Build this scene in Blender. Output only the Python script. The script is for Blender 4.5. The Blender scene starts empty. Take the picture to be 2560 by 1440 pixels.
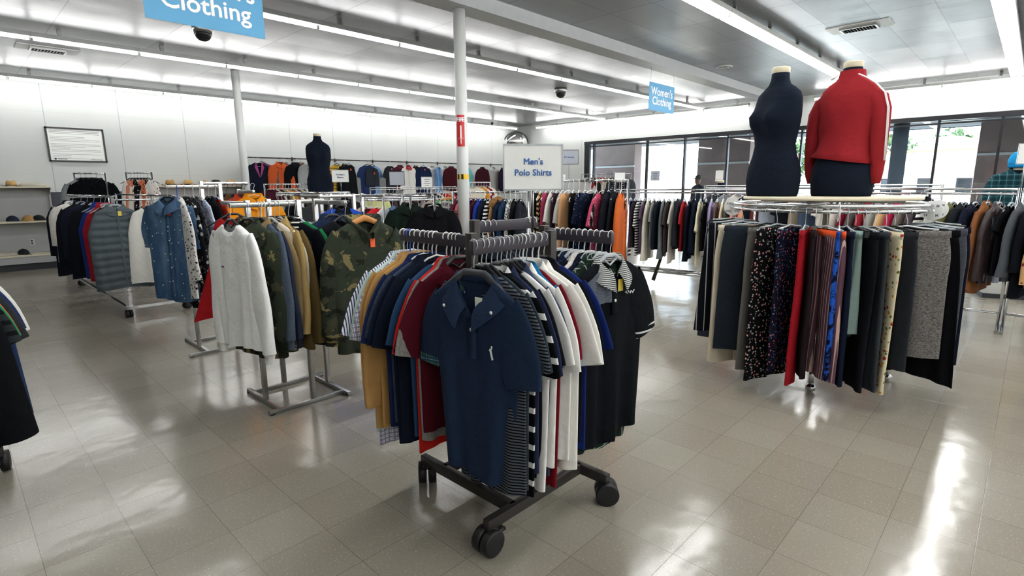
import bpy, bmesh, math, random
from mathutils import Vector, Matrix
PI = math.pi
SC = bpy.context.scene
COL = SC.collection

# ------------------------------------------------------------------ camera, world, light, exposure
def cam_axes(pitch, yaw, roll):
    f = Vector((math.sin(yaw)*math.cos(pitch), math.cos(yaw)*math.cos(pitch), -math.sin(pitch)))
    r = Vector((math.cos(yaw), -math.sin(yaw), 0)); u = r.cross(f)
    return r*math.cos(roll)+u*math.sin(roll), -r*math.sin(roll)+u*math.cos(roll), f
cd = bpy.data.cameras.new('camera'); cam = bpy.data.objects.new('camera', cd); COL.objects.link(cam)
R_, U_, F_ = cam_axes(.18764222, .807977825, -.00769846615)
m = Matrix((R_, U_, -F_)).transposed().to_4x4(); m.translation = (0, 0, 1.525)
cam.matrix_world = m
cd.sensor_width = 36; cd.lens = 1352.713/2560*36; cd.clip_start = .02; cd.clip_end = 400
SC.camera = cam
SC.view_settings.view_transform = 'Standard'
SC.view_settings.look = 'None'
SC.view_settings.exposure = 1.07
SC.view_settings.gamma = 1.0
SC.view_settings.use_curve_mapping = False
w = bpy.data.worlds.new('sky'); SC.world = w; w.use_nodes = True
wn = w.node_tree.nodes; wl = w.node_tree.links
bg = wn['Background']; bg.inputs['Color'].default_value = (.70, .84, 1, 1); bg.inputs['Strength'].default_value = 5.0
sd = bpy.data.lights.new('sun', 'SUN'); sd.energy = 9.0; sd.angle = .01; sd.color = (1, .95, .86)
sun = bpy.data.objects.new('sun', sd); COL.objects.link(sun); sun.rotation_euler = (math.radians(20), math.radians(-42), 0)
TUBE_E = 19.0

# ------------------------------------------------------------------ helpers
def lin(h):
    h = h.lstrip('#'); o = []
    for i in (0, 2, 4):
        c = int(h[i:i+2], 16)/255
        o.append(c/12.92 if c <= .04045 else ((c+.055)/1.055)**2.4)
    return (*o, 1)

class MB:
    """collects vertices and faces for one mesh"""
    def __init__(s): s.V = []; s.F = []
    def add(s, V, F):
        b = len(s.V); s.V += [tuple(v) for v in V]; s.F += [tuple(i+b for i in f) for f in F]; return s
    def box(s, c, d, rz=0, bev=0):
        cx, cy, cz = c; dx, dy, dz = d[0]/2, d[1]/2, d[2]/2; co, si = math.cos(rz), math.sin(rz)
        if bev <= 0:
            V = [(x, y, z) for z in (-dz, dz) for x, y in ((-dx, -dy), (dx, -dy), (dx, dy), (-dx, dy))]
            F = [(3, 2, 1, 0), (4, 5, 6, 7), (0, 1, 5, 4), (1, 2, 6, 5), (2, 3, 7, 6), (3, 0, 4, 7)]
        else:
            bm = bmesh.new(); bmesh.ops.create_cube(bm, size=1)
            for v in bm.verts: v.co = Vector((v.co.x*2*dx, v.co.y*2*dy, v.co.z*2*dz))
            bmesh.ops.bevel(bm, geom=bm.edges[:], offset=bev, segments=2, affect='EDGES', profile=.5)
            bm.verts.index_update()
            V = [tuple(v.co) for v in bm.verts]; F = [tuple(v.index for v in f.verts) for f in bm.faces]; bm.free()
        return s.add([(cx+x*co-y*si, cy+x*si+y*co, cz+z) for x, y, z in V], F)
    def tube(s, P, r, n=8, caps=True, closed=False):
        P = [Vector(p) for p in P]; N = len(P); rr = r if isinstance(r, (list, tuple)) else [r]*N
        up = None; V = []
        for i, p in enumerate(P):
            if closed: t = (P[(i+1) % N]-P[i-1])
            else: t = P[min(i+1, N-1)]-P[max(i-1, 0)]
            t.normalize()
            if up is None:
                a = Vector((0, 0, 1)) if abs(t.z) < .9 else Vector((1, 0, 0))
                up = (a-t*a.dot(t)).normalized()
            else:
                up = (up-t*up.dot(t))
                up = up.normalized() if up.length > 1e-6 else Vector((1, 0, 0))
            sd_ = t.cross(up)
            for k in range(n):
                a = 2*PI*k/n; V.append(p+(up*math.cos(a)+sd_*math.sin(a))*rr[i])
        F = []
        for i in range(N if closed else N-1):
            j = (i+1) % N
            for k in range(n):
                F.append((i*n+k, i*n+(k+1) % n, j*n+(k+1) % n, j*n+k))
        if caps and not closed:
            F.append(tuple(range(n-1, -1, -1))); F.append(tuple((N-1)*n+k for k in range(n)))
        return s.add(V, F)
    def cyl(s, a, b, r, n=16): return s.tube([a, b], r, n)
    def lathe(s, prof, c=(0, 0, 0), n=24, axis='z'):
        V = []; F = []; N = len(prof)
        for r, z in prof:
            for k in range(n):
                a = 2*PI*k/n; p = (r*math.cos(a), r*math.sin(a), z)
                if axis == 'x': p = (z, r*math.cos(a), r*math.sin(a))
                if axis == 'y': p = (r*math.cos(a), z, r*math.sin(a))
                V.append((c[0]+p[0], c[1]+p[1], c[2]+p[2]))
        for i in range(N-1):
            for k in range(n): F.append((i*n+k, i*n+(k+1) % n, (i+1)*n+(k+1) % n, (i+1)*n+k))
        if prof[0][0] > 1e-5: F.append(tuple(range(n-1, -1, -1)))
        if prof[-1][0] > 1e-5: F.append(tuple((N-1)*n+k for k in range(n)))
        return s.add(V, F)
    def loft(s, rings, close=True, cap0=False, cap1=False):
        n = len(rings[0]); V = [p for r in rings for p in r]; F = []
        for i in range(len(rings)-1):
            for k in range(n if close else n-1):
                F.append((i*n+k, i*n+(k+1) % n, (i+1)*n+(k+1) % n, (i+1)*n+k))
        if cap0: F.append(tuple(range(n-1, -1, -1)))
        if cap1: F.append(tuple((len(rings)-1)*n+k for k in range(n)))
        return s.add(V, F)
    def build(s, name, mat, parent=None, smooth=True, loc=None, rz=0):
        me = bpy.data.meshes.new(name); me.from_pydata(s.V, [], s.F)
        if mat: me.materials.append(mat)
        if smooth: me.polygons.foreach_set('use_smooth', [True]*len(me.polygons))
        if smooth == 'auto': me.set_sharp_from_angle(angle=math.radians(40))
        me.update()
        o = bpy.data.objects.new(name, me); COL.objects.link(o)
        if parent: o.parent = parent
        if loc is not None: o.location = loc
        o.rotation_euler.z = rz
        return o

def tag(o, label=None, cat=None, group=None, kind=None):
    if label: o['label'] = label
    if cat: o['category'] = cat
    if group: o['group'] = group
    if kind: o['kind'] = kind
    return o
def empty(name, loc, label, cat, group=None, rz=0):
    o = bpy.data.objects.new(name, None); COL.objects.link(o); o.location = loc; o.rotation_euler.z = rz
    o.empty_display_size = .05
    return tag(o, label, cat, group)
def copy_tree(o, parent=None):
    c = o.copy(); COL.objects.link(c)
    if parent: c.parent = parent
    for ch in list(o.children): copy_tree(ch, c)
    return c
def struct(name, mb, mat, smooth=False, parent=None):
    o = mb.build(name, mat, parent, smooth)
    if not parent: o['kind'] = 'structure'
    return o
NTH = ['', 'first', 'second', 'third', 'fourth', 'fifth', 'sixth', 'seventh', 'eighth', 'ninth', 'tenth', 'eleventh', 'twelfth']
def nth(i):
    if i < len(NTH): return NTH[i]
    return '%d%s' % (i, 'th' if 10 < i % 100 < 20 else {1: 'st', 2: 'nd', 3: 'rd'}.get(i % 10, 'th'))

# ------------------------------------------------------------------ materials
class NT:
    def __init__(s, name):
        s.m = bpy.data.materials.new(name); s.m.use_nodes = True; s.t = s.m.node_tree; s.N = s.t.nodes
        s.b = s.N['Principled BSDF']; s.out = s.N['Material Output']
    def n(s, typ, **kw):
        x = s.N.new(typ)
        for k, v in kw.items(): setattr(x, k, v)
        return x
    def put(s, sock, v):
        if hasattr(v, 'is_output') or isinstance(v, bpy.types.NodeSocket): s.t.links.new(v, sock)
        else: sock.default_value = v
    def math(s, op, a, b=0.0, c=None, clamp=False):
        x = s.n('ShaderNodeMath', operation=op, use_clamp=clamp); s.put(x.inputs[0], a); s.put(x.inputs[1], b)
        if c is not None: s.put(x.inputs[2], c)
        return x.outputs[0]
    def mix(s, f, a, b):
        x = s.n('ShaderNodeMix', data_type='RGBA'); s.put(x.inputs[0], f); s.put(x.inputs[6], a); s.put(x.inputs[7], b); return x.outputs[2]
    def coord(s, kind='Object'):
        x = s.n('ShaderNodeTexCoord'); return x.outputs[kind]
    def xyz(s, v):
        x = s.n('ShaderNodeSeparateXYZ'); s.put(x.inputs[0], v); return x.outputs
    def noise(s, v, scale, detail=3, rough=.55, out=0, dist=0):
        x = s.n('ShaderNodeTexNoise'); s.put(x.inputs['Vector'], v); x.inputs['Scale'].default_value = scale
        x.inputs['Detail'].default_value = detail; x.inputs['Roughness'].default_value = rough; x.inputs['Distortion'].default_value = dist
        return x.outputs[out]
    def voro(s, v, scale, out='Distance', rnd=1):
        x = s.n('ShaderNodeTexVoronoi'); s.put(x.inputs['Vector'], v); x.inputs['Scale'].default_value = scale; x.inputs['Randomness'].default_value = rnd
        return x.outputs[out]
    def step(s, v, a, b):   # smooth ramp a..b -> 0..1
        x = s.n('ShaderNodeMapRange', interpolation_type='SMOOTHSTEP'); s.put(x.inputs[0], v)
        x.inputs[1].default_value = a; x.inputs[2].default_value = b; return x.outputs[0]
    def mapping(s, v, scale=(1, 1, 1), rot=(0, 0, 0), loc=(0, 0, 0)):
        x = s.n('ShaderNodeMapping'); s.put(x.inputs[0], v); x.inputs['Scale'].default_value = scale; x.inputs['Rotation'].default_value = rot; x.inputs['Location'].default_value = loc
        return x.outputs[0]
    def bump(s, h, strength=.3, dist=.01, normal=None):
        x = s.n('ShaderNodeBump'); s.put(x.inputs['Height'], h); x.inputs['Strength'].default_value = strength; x.inputs['Distance'].default_value = dist
        if normal is not None: s.put(x.inputs['Normal'], normal)
        s.t.links.new(x.outputs[0], s.b.inputs['Normal']); return x.outputs[0]
    def set(s, **kw):
        nm = dict(color='Base Color', rough='Roughness', metal='Metallic', spec='Specular IOR Level', trans='Transmission Weight', alpha='Alpha',
                  ecol='Emission Color', estr='Emission Strength', sheen='Sheen Weight', ior='IOR', coat='Coat Weight', aniso='Anisotropic')
        for k, v in kw.items(): s.put(s.b.inputs[nm[k]], v)
        return s

def simple(name, hexc, rough=.5, metal=0, spec=.5, var=.06, scale=8):
    t = NT(name); c = lin(hexc); n = t.noise(t.coord(), scale, 4)
    d = tuple(x*(1-var*2) for x in c[:3])+(1,)
    t.set(color=t.mix(n, d, tuple(min(1, x*(1+var)) for x in c[:3])+(1,)), rough=rough, metal=metal, spec=spec)
    return t.m

def emis(name, col, strength):
    t = NT(name); t.set(color=(.9, .9, .9, 1), ecol=(*col, 1), estr=strength); return t.m

MAT = {}
def make_mats():
    M = MAT
    M['wall'] = wall_mat()
    M['white'] = simple('white_paint', 'c6c9c7', .45, var=.02)
    M['cream'] = simple('cream_board', 'd9cfb4', .5, var=.05)
    M['black'] = simple('black_plastic', '121416', .4)
    M['rubber'] = simple('black_rubber', '0d0e10', .5)
    M['dark'] = simple('dark_bronze_metal', '35322f', .45, .3, var=.15, scale=30)
    M['darkarm'] = simple('grey_bronze_arm', '46434a', .42, .3, var=.08, scale=30)
    M['chrome'] = simple('chrome', 'd6d8da', .14, 1, var=.03)
    M['steel'] = simple('brushed_steel', 'a9aaa8', .3, .95, var=.12, scale=40)
    M['frame'] = simple('window_frame_metal', '1c1d22', .4, .4)
    M['hwhite'] = simple('white_hanger_plastic', 'dfe0de', .35)
    M['hblack'] = simple('black_hanger_plastic', '15171a', .38)
    M['hgrey'] = simple('grey_hanger_plastic', '3c4148', .45)
    M['hblue'] = simple('blue_hanger_plastic', '2455c8', .35)
    M['hwood'] = simple('wooden_hanger', 'c08343', .4, var=.15, scale=14)
    t = NT('clear_hanger_plastic'); t.set(color=lin('dfe6ea'), rough=.12, trans=.55, ior=1.3); M['hclear'] = t.m
    M['tagred'] = simple('red_tag_card', 'e0482a', .6); M['tagyel'] = simple('yellow_tag_card', 'd8c24a', .6)
    M['tagora'] = simple('orange_tag_card', 'f0602c', .6); M['tagwht'] = simple('white_tag_card', 'd6e0cf', .6)
    M['taggrn'] = simple('green_tag_card', '4fc873', .6)
    M['signblue'] = simple('sign_blue', '4b9ac6', .5, var=.02)
    M['signwhite'] = simple('sign_white', 'eef0ec', .4, var=.02)
    M['signgrey'] = simple('sign_grey', 'a9b0bb', .5, var=.02)
    M['ink'] = simple('blue_ink', '1f5fae', .5, var=.02); M['inkw'] = simple('white_ink', 'f2f2f2', .5, var=.01)
    M['inkd'] = simple('grey_ink', '6d7178', .5, var=.02); M['inkn'] = simple('navy_ink', '27457c', .5, var=.02)
    M['red'] = simple('red_enamel', 'c32226', .35); M['yellow'] = simple('yellow_tape', 'e3b81e', .5)
    M['brown'] = simple('brown_stucco', '94807a', .9, var=.15, scale=3)
    M['soffit'] = simple('soffit_paint', '55606c', .8)
    M['pave'] = simple('pale_concrete', 'b8b4aa', .9)
    M['tile'] = simple('roof_tile', 'a5674c', .9); M['stucco'] = simple('pale_stucco', 'd8cbb8', .9)
    M['leaf'] = simple('tree_leaf', '46603a', .9, var=.3, scale=5); M['trunk'] = simple('tree_bark', '5a4636', .9)
    M['mirror'] = simple('mirror_surface', 'f4f4f4', .02, 1, var=0)
    M['jersey'] = fabric('p:1a2230,0'); M['metalw'] = simple('white_metal', 'cfd2d6', .35, .2)
    M['tube'] = emis('fluorescent_tube', (1, .985, .97), TUBE_E)
    M['panel'] = simple('shelf_grey', 'a7a8a8', .6, var=.03); M['shelf'] = simple('shelf_cream', 'd6d0b8', .5)
    M['base'] = simple('toe_kick', '23262b', .6); M['dkpanel'] = simple('dark_panel', '4a4b55', .7, var=.1)
    M['straw'] = simple('straw', 'c9a56a', .8, var=.2, scale=40); M['felt'] = simple('black_felt', '16181c', .9)
    M['tan'] = simple('tan_felt', 'b08a52', .9); M['navyc'] = simple('navy_cap_cloth', '232c40', .9); M['greyc'] = simple('pale_cap_cloth', 'b9b5a6', .9)
    M['skin'] = simple('skin', '8a5f4a', .6); M['hair'] = simple('dark_hair', '1d1713', .7); M['shirtd'] = simple('dark_shirt_cloth', '2a2e36', .9); M['jeans'] = simple('jeans_cloth', '27324a', .9)
    t = NT('window_glass')
    tr = t.n('ShaderNodeBsdfTransparent'); tr.inputs[0].default_value = (.93, .96, .97, 1)
    gl = t.n('ShaderNodeBsdfGlossy'); gl.inputs['Roughness'].default_value = .02
    fr = t.n('ShaderNodeFresnel'); fr.inputs[0].default_value = 1.5
    mx = t.n('ShaderNodeMixShader'); t.put(mx.inputs[0], fr.outputs[0]); t.put(mx.inputs[1], tr.outputs[0]); t.put(mx.inputs[2], gl.outputs[0])
    t.t.links.new(mx.outputs[0], t.out.inputs[0]); M['glass'] = t.m

def wall_mat():
    t = NT('painted_block_wall'); p = t.coord(); s = t.xyz(p)
    n = t.noise(p, 1.2, 4)
    c = t.mix(n, lin('c3c7c5'), lin('cdd0ce'))
    fx = t.math('FRACT', t.math('MULTIPLY', t.math('ADD', s[0], s[1]), 1/1.22))
    line = t.math('LESS_THAN', fx, .012)
    fz = t.math('FRACT', t.math('MULTIPLY', s[2], 1/.6)); line2 = t.math('MULTIPLY', t.math('LESS_THAN', fz, .008), .35)
    l = t.math('MAXIMUM', t.math('MULTIPLY', line, .8), line2)
    t.set(color=t.mix(l, c, lin('9aa2a2')), rough=.55, spec=.3); t.bump(t.noise(p, 60, 3), .06, .01)
    return t.m

def floor_mat():
    t = NT('vinyl_tile_floor'); p = t.coord(); s = t.xyz(p)
    T = .305
    u = t.math('MULTIPLY', t.math('ADD', s[0], -.0915+T*40), 1/T); v = t.math('MULTIPLY', t.math('ADD', s[1], T*40), 1/T)
    fu = t.math('FRACT', u); fv = t.math('FRACT', v)
    du = t.math('ABSOLUTE', t.math('SUBTRACT', fu, .5)); dv = t.math('ABSOLUTE', t.math('SUBTRACT', fv, .5))
    line = t.step(t.math('MAXIMUM', du, dv),   .4945, .4978)
    cid = t.n('ShaderNodeCombineXYZ'); t.put(cid.inputs[0], t.math('FLOOR', u)); t.put(cid.inputs[1], t.math('FLOOR', v))
    wnz = t.n('ShaderNodeTexWhiteNoise', noise_dimensions='3D'); t.put(wnz.inputs['Vector'], cid.outputs[0])
    base = t.mix(wnz.outputs['Value'], lin('898376'), lin('928d80'))
    sp = t.noise(p, 90, 3, .7); base = t.mix(t.step(sp, .55, .72), base, lin('aba699'))
    sp2 = t.noise(t.mapping(p, loc=(5, 3, 0)), 70, 3, .7); base = t.mix(t.math('MULTIPLY', t.step(sp2, .6, .75), .7), base, lin('6e685a'))
    big = t.noise(p, .7, 4); base = t.mix(t.math('MULTIPLY', t.step(big, .45, .75), .35), base, lin('7d7567'))
    scuff = t.noise(t.mapping(p, scale=(1, 4, 1), rot=(0, 0, .5)), 3.5, 5, .7); base = t.mix(t.math('MULTIPLY', t.step(scuff, .70, .78), .45), base, lin('5b5041'))
    col = t.mix(t.math('MULTIPLY', line, .6), base, lin('3d392f'))
    rn = t.noise(p, 2.5, 4)
    t.set(color=col, rough=t.math('MULTIPLY_ADD', rn, .13, .11), spec=.7)
    h = t.math('ADD', t.math('MULTIPLY', t.noise(p, 4.5, 2), 1.0), t.math('MULTIPLY', line, -.08))
    tl = t.n('ShaderNodeVectorMath', operation='MULTIPLY'); t.put(tl.inputs[0], wnz.outputs['Color']); tl.inputs[1].default_value = (.0028, .0028, 0)
    g = t.n('ShaderNodeNewGeometry'); ad = t.n('ShaderNodeVectorMath', operation='ADD'); t.put(ad.inputs[0], g.outputs['Normal']); t.put(ad.inputs[1], tl.outputs[0])
    nm = t.n('ShaderNodeVectorMath', operation='NORMALIZE'); t.put(nm.inputs[0], ad.outputs[0])
    t.bump(h, .10, .03, nm.outputs[0])
    return t.m

def ceil_mat():
    t = NT('metallic_ceiling_panel'); p = t.coord(); s = t.xyz(p)
    u = t.math('MULTIPLY', t.math('ADD', s[0], 1.22*20-.15), 1/1.22); v = t.math('MULTIPLY', t.math('ADD', s[1], .61*40+.06), 1/.61)
    du = t.math('ABSOLUTE', t.math('SUBTRACT', t.math('FRACT', u), .5)); dv = t.math('ABSOLUTE', t.math('SUBTRACT', t.math('FRACT', v), .5))
    lu = t.step(du, .4945, .4965); lv = t.step(dv, .488, .492)
    cid = t.n('ShaderNodeCombineXYZ'); t.put(cid.inputs[0], t.math('FLOOR', u)); t.put(cid.inputs[1], t.math('FLOOR', v))
    wz = t.n('ShaderNodeTexWhiteNoise', noise_dimensions='3D'); t.put(wz.inputs['Vector'], cid.outputs[0])
    base = t.mix(wz.outputs['Value'], lin('8f9295'), lin('9c9fa2'))
    base = t.mix(t.math('MULTIPLY', t.noise(p, 3, 5, .65), .35), base, lin('74777b'))
    base = t.mix(t.math('MULTIPLY', lu, .75), base, lin('303338')); base = t.mix(t.math('MULTIPLY', lv, .5), base, lin('45494e'))
    t.set(color=base, rough=t.math('MULTIPLY_ADD', t.noise(p, 2, 3),   .14, .29), metal=.36, spec=.5)
    tl = t.n('ShaderNodeVectorMath', operation='MULTIPLY_ADD'); t.put(tl.inputs[0], wz.outputs['Color']); tl.inputs[1].default_value = (.03, .03, 0); tl.inputs[2].default_value = (-.015, -.015, 0)
    g = t.n('ShaderNodeNewGeometry'); ad = t.n('ShaderNodeVectorMath', operation='ADD'); t.put(ad.inputs[0], g.outputs['Normal']); t.put(ad.inputs[1], tl.outputs[0])
    nm = t.n('ShaderNodeVectorMath', operation='NORMALIZE'); t.put(nm.inputs[0], ad.outputs[0])
    t.bump(t.noise(p, 2.2, 3), .12, .04, nm.outputs[0])
    return t.m

FAB = {}
def fabric(spec):
    """'kind:colour,colour,...' -> cloth material"""
    if spec in FAB: return FAB[spec]
    kind, a = spec.split(':'); a = a.split(',')
    t = NT('cloth'); p = t.coord(); s = t.xyz(p)
    C = [tuple(v*(.6+.4*max(lin(x)[:3])**.5) for v in lin(x)[:3])+(1,) for x in a if len(x) == 6]; num = [float(x) for x in a if len(x) != 6]
    wr = t.noise(p, 9, 4); fine = t.noise(p, 260, 2)
    rough = .85
    if kind == 'p': col = C[0]
    elif kind == 'h': col = t.mix(t.step(t.noise(t.mapping(p, scale=(1, 1, 2.2)), num[0] if num else 110, 3, .7), .38, .62), C[0], C[1])
    elif kind in 'sv':
        per, duty = (num+[.05, .5])[:2] if len(num) > 1 else (num[0] if num else .05, .5)
        q = s[2] if kind == 's' else s[0]
        f = t.math('FRACT', t.math('MULTIPLY', t.math('ADD', q, 5.0), 1/per))
        col = t.mix(t.math('LESS_THAN', f, duty), C[0], C[1])
        if len(C) > 2:
            f2 = t.math('FRACT', t.math('MULTIPLY', t.math('ADD', q, 5.0), 1/(per*1.9))); col = t.mix(t.math('LESS_THAN', f2, duty*.5), col, C[2])
    elif kind == 'k':
        per = num[0] if num else .09
        fx = t.math('FRACT', t.math('MULTIPLY', t.math('ADD', s[0], 5), 1/per)); fz = t.math('FRACT', t.math('MULTIPLY', t.math('ADD', s[2], 5), 1/per))
        col = t.mix(t.math('MULTIPLY', t.math('LESS_THAN', fx, .42), .6), C[0], C[1]); col = t.mix(t.math('MULTIPLY', t.math('LESS_THAN', fz, .42), .6), col, C[1])
        c2 = C[2] if len(C) > 2 else C[1]
        lx = t.math('LESS_THAN', t.math('ABSOLUTE', t.math('SUBTRACT', fx, .7)), .035); lz = t.math('LESS_THAN', t.math('ABSOLUTE', t.math('SUBTRACT', fz, .7)), .035)
        col = t.mix(t.math('MULTIPLY', t.math('MAXIMUM', lx, lz), .85), col, c2)
    elif kind == 'c':
        n1 = t.noise(p, 9.5, 4, .62, dist=.5); n2 = t.noise(t.mapping(p, loc=(3, 7, 1)), 8, 4, .62, dist=.5); n3 = t.noise(t.mapping(p, loc=(9, 2, 5)), 9, 4, .62, dist=.4)
        col = t.mix(t.step(n2, .55, .565), C[0], C[2]); col = t.mix(t.step(n3, .60, .612), col, C[3]); col = t.mix(t.step(n1, .585, .597), col, C[1])
    elif kind == 'f':
        sc = num[0] if num else 26
        d = t.voro(p, sc); cc = t.voro(p, sc, 'Color'); cs = t.n('ShaderNodeSeparateColor'); t.put(cs.inputs[0], cc)
        pet = t.math('ADD', d, t.math('MULTIPLY', t.noise(p, sc*3, 2), .5))
        fl = t.step(pet, .62, .56)
        k = t.mix(t.math('GREATER_THAN', cs.outputs[0], .5), C[1], C[2] if len(C) > 2 else C[1])
        if len(C) > 3: k = t.mix(t.math('GREATER_THAN', cs.outputs[1], .7), k, C[3])
        fl = t.math('MULTIPLY', fl, t.math('GREATER_THAN', cs.outputs[2], .25))
        col = t.mix(fl, C[0], k)
    elif kind == 'd':
        col = t.mix(t.step(t.noise(t.mapping(p, scale=(1, 1, .35)), 7, 4), .35, .7), C[0], C[1])
        if len(C) > 2: col = t.mix(t.step(t.voro(t.mapping(p, loc=(1, 2, 3)), 24), .16, .10), col, C[2])
    elif kind == 't':
        col = t.mix(t.step(t.noise(p, num[0] if num else 14, 5, .7, dist=1.2), .46, .56), C[0], C[1])
    elif kind == 'z':
        per = num[0] if num else .04
        tri = t.math('PINGPONG', t.math('ADD', s[0], 5), .03)
        f = t.math('FRACT', t.math('MULTIPLY', t.math('ADD', t.math('ADD', s[2], 5), tri), 1/per)); col = t.mix(t.math('LESS_THAN', f, .5), C[0], C[1])
    elif kind == 'l':
        col = t.mix(t.noise(p, 12, 4), C[0], C[1] if len(C) > 1 else C[0]); rough = .42
    dk = t.mix(1, col, col)
    hs = t.n('ShaderNodeHueSaturation'); t.put(hs.inputs['Color'], dk); t.put(hs.inputs['Value'], t.math('MULTIPLY_ADD', t.noise(p, 30, 4, .6), .14, .93))
    t.set(color=hs.outputs[0], rough=rough, spec=.07 if rough > .6 else .5)
    t.bump(t.math('ADD', t.math('MULTIPLY', wr, 1.0), t.math('MULTIPLY', fine, .03)), .55, .02)
    FAB[spec] = t.m
    return t.m

make_mats()
M = MAT

# ------------------------------------------------------------------ the setting
XL, XB, YB, YA, ZC = -9.0, 15.3, -8.0, 14.2, 3.66
f = MB(); f.box(((XL+XB)/2, (YB+YA)/2, -.05), (XB-XL+.6, YA-YB+.6, .1)); struct('floor', f, floor_mat())
f = MB(); f.box(((XL+XB)/2, (YB+YA)/2, ZC+.06), (XB-XL+.6, YA-YB+.6, .12)); struct('ceiling', f, ceil_mat())
f = MB(); f.box(((XL+XB)/2, YA+.1, ZC/2), (XB-XL+.4, .2, ZC)); struct('wall_back', f, M['wall'])
f = MB(); f.box((XL-.1, (YB+YA)/2, ZC/2), (.2, YA-YB, ZC)); struct('wall_left', f, M['wall'])
f = MB(); f.box(((XL+XB)/2, YB-.1, ZC/2), (XB-XL+.4, .2, ZC)); struct('wall_front', f, M['wall'])
WT, WB_, WL = 2.94, .45, 11.2
f = MB(); f.box((XB+.1, (YB+YA)/2, (WT+ZC)/2), (.2, YA-YB, ZC-WT)); f.box((XB+.1, (WL+YA)/2, WT/2), (.2, YA-WL, WT)); f.box((XB+.1, (YB+WL)/2, WB_/2), (.2, WL-YB, WB_))
f.box((XB+.1, (YB-5)/2, (WT+WB_)/2), (.2, -5-YB, WT-WB_))
struct('wall_right', f, M['white'])
f = MB(); f.box((XB-.01, (YB+YA)/2, .05), (.02, YA-YB, .1)); struct('baseboard_right', f, M['base'])
f = MB(); f.box(((XL+XB)/2, YA-.01, .05), (XB-XL, .02, .1)); struct('baseboard_back', f, M['base'])
f = MB(); f.box((XB-.012, 12.75, 1.5), (.02, 2.9, 3.0)); struct('trim_1', f, M['white'])
# storefront window: mullions and panes, each pane a window of its own
mull = [11.15, 10.84, 8.85, 7.61, 6.34, 5.1, 4.46, 2.8, 1.71, .67, -.45, -1.6, -2.8, -4.0, -5.0]
fr = MB()
fr.box((XB+.06, 3.05, WT-.05), (.14, 16.3, .1)); fr.box((XB+.06, 3.05, WB_+.04), (.14, 16.3, .08)); fr.box((XB+.03, 3.05, WT-.17), (.05, 16.3, .035))
for i, y in enumerate(mull): fr.box((XB+.06, y, (WT+WB_)/2), (.1, .30 if i == 0 else .045, WT-WB_))
struct('trim_2', fr, M['frame'])
for i in range(len(mull)-1):
    y0, y1 = mull[i], mull[i+1]
    g = MB(); g.box((XB+.08, (y0+y1)/2, (WT+WB_)/2), (.008, abs(y0-y1)-.045, WT-WB_-.1)); struct('window_%d' % (i+1), g, M['glass'])
# ceiling beam over the near column
f = MB(); f.box(((XL+XB)/2, 5.01, 3.58), (XB-XL, .30, .16)); struct('trim_3', f, simple('beam_paint', 'bcc0c3', .4))

def column(x, y, top, label):
    o = empty('support_column', (x, y, 0), label, 'column', 'round white columns')
    s_ = MB(); s_.lathe([(.07, 0), (.07, top)], n=28); s_.build('shaft', M['white'], o)
    b = MB(); b.lathe([(.078, 0), (.078, .1), (.07, .11)], n=28); b.build('base_collar', M['white'], o)
    return o
c1 = column(4.42, 5.03, 3.5, 'round white steel column with a red fire sign and hazard tape')
column(4.17, 11.1, 3.66, 'round white column before the back wall beside the coat rail')
def curved_patch(r, a0, a1, z0, z1, n=10):
    mb = MB(); mb.loft([[(r*math.cos(a0+(a1-a0)*k/n), r*math.sin(a0+(a1-a0)*k/n), z) for k in range(n+1)] for z in (z0, z1)], close=False); return mb
tp = curved_patch(.0715, PI*.9, PI*1.75, 1.60, 1.66); tp.build('hazard_tape', M['yellow'], c1)
bt = MB()
for a in (PI*.95, PI*1.18): bt.add(*(lambda q: (q.V, q.F))(curved_patch(.0722, a, a+.38, 1.60, 1.66, 4)))
tb = bt.build('tape_stripe', M['black'], c1); tb['label'] = 'black bands on the yellow tape'

def text(s, size, mat, parent, loc, rot, bold=0, name='lettering', align='CENTER', extr=.0006, sx=1, dup=0):
    cu = bpy.data.curves.new(name, 'FONT'); cu.body = s; cu.size = size; cu.align_x = align; cu.align_y = 'CENTER'; cu.extrude = extr; cu.offset = bold; cu.space_line = .85; cu.resolution_u = 3
    o = bpy.data.objects.new(name, cu); COL.objects.link(o)
    bpy.context.view_layer.update()
    me = bpy.data.meshes.new_from_object(o.evaluated_get(bpy.context.evaluated_depsgraph_get()))
    bpy.data.objects.remove(o); bpy.data.curves.remove(cu)
    if dup:   # heavier strokes: the same letters set again a hair to each side
        V = [tuple(v.co) for v in me.vertices]; F = [tuple(p.vertices) for p in me.polygons]; mb = MB()
        for k_, (dx, dy) in enumerate(((-dup, 0), (dup, 0), (0, dup), (0, -dup))): mb.add([(x+dx, y+dy, z+.0004*k_) for x, y, z in V], F)
        bpy.data.meshes.remove(me); me = bpy.data.meshes.new(name); me.from_pydata(mb.V, [], mb.F); me.update()
    me.materials.clear(); me.materials.append(mat); me.name = name
    o = bpy.data.objects.new(name, me); COL.objects.link(o); o.parent = parent; o.location = loc; o.rotation_euler = rot; o.scale.x = sx
    return o

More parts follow.
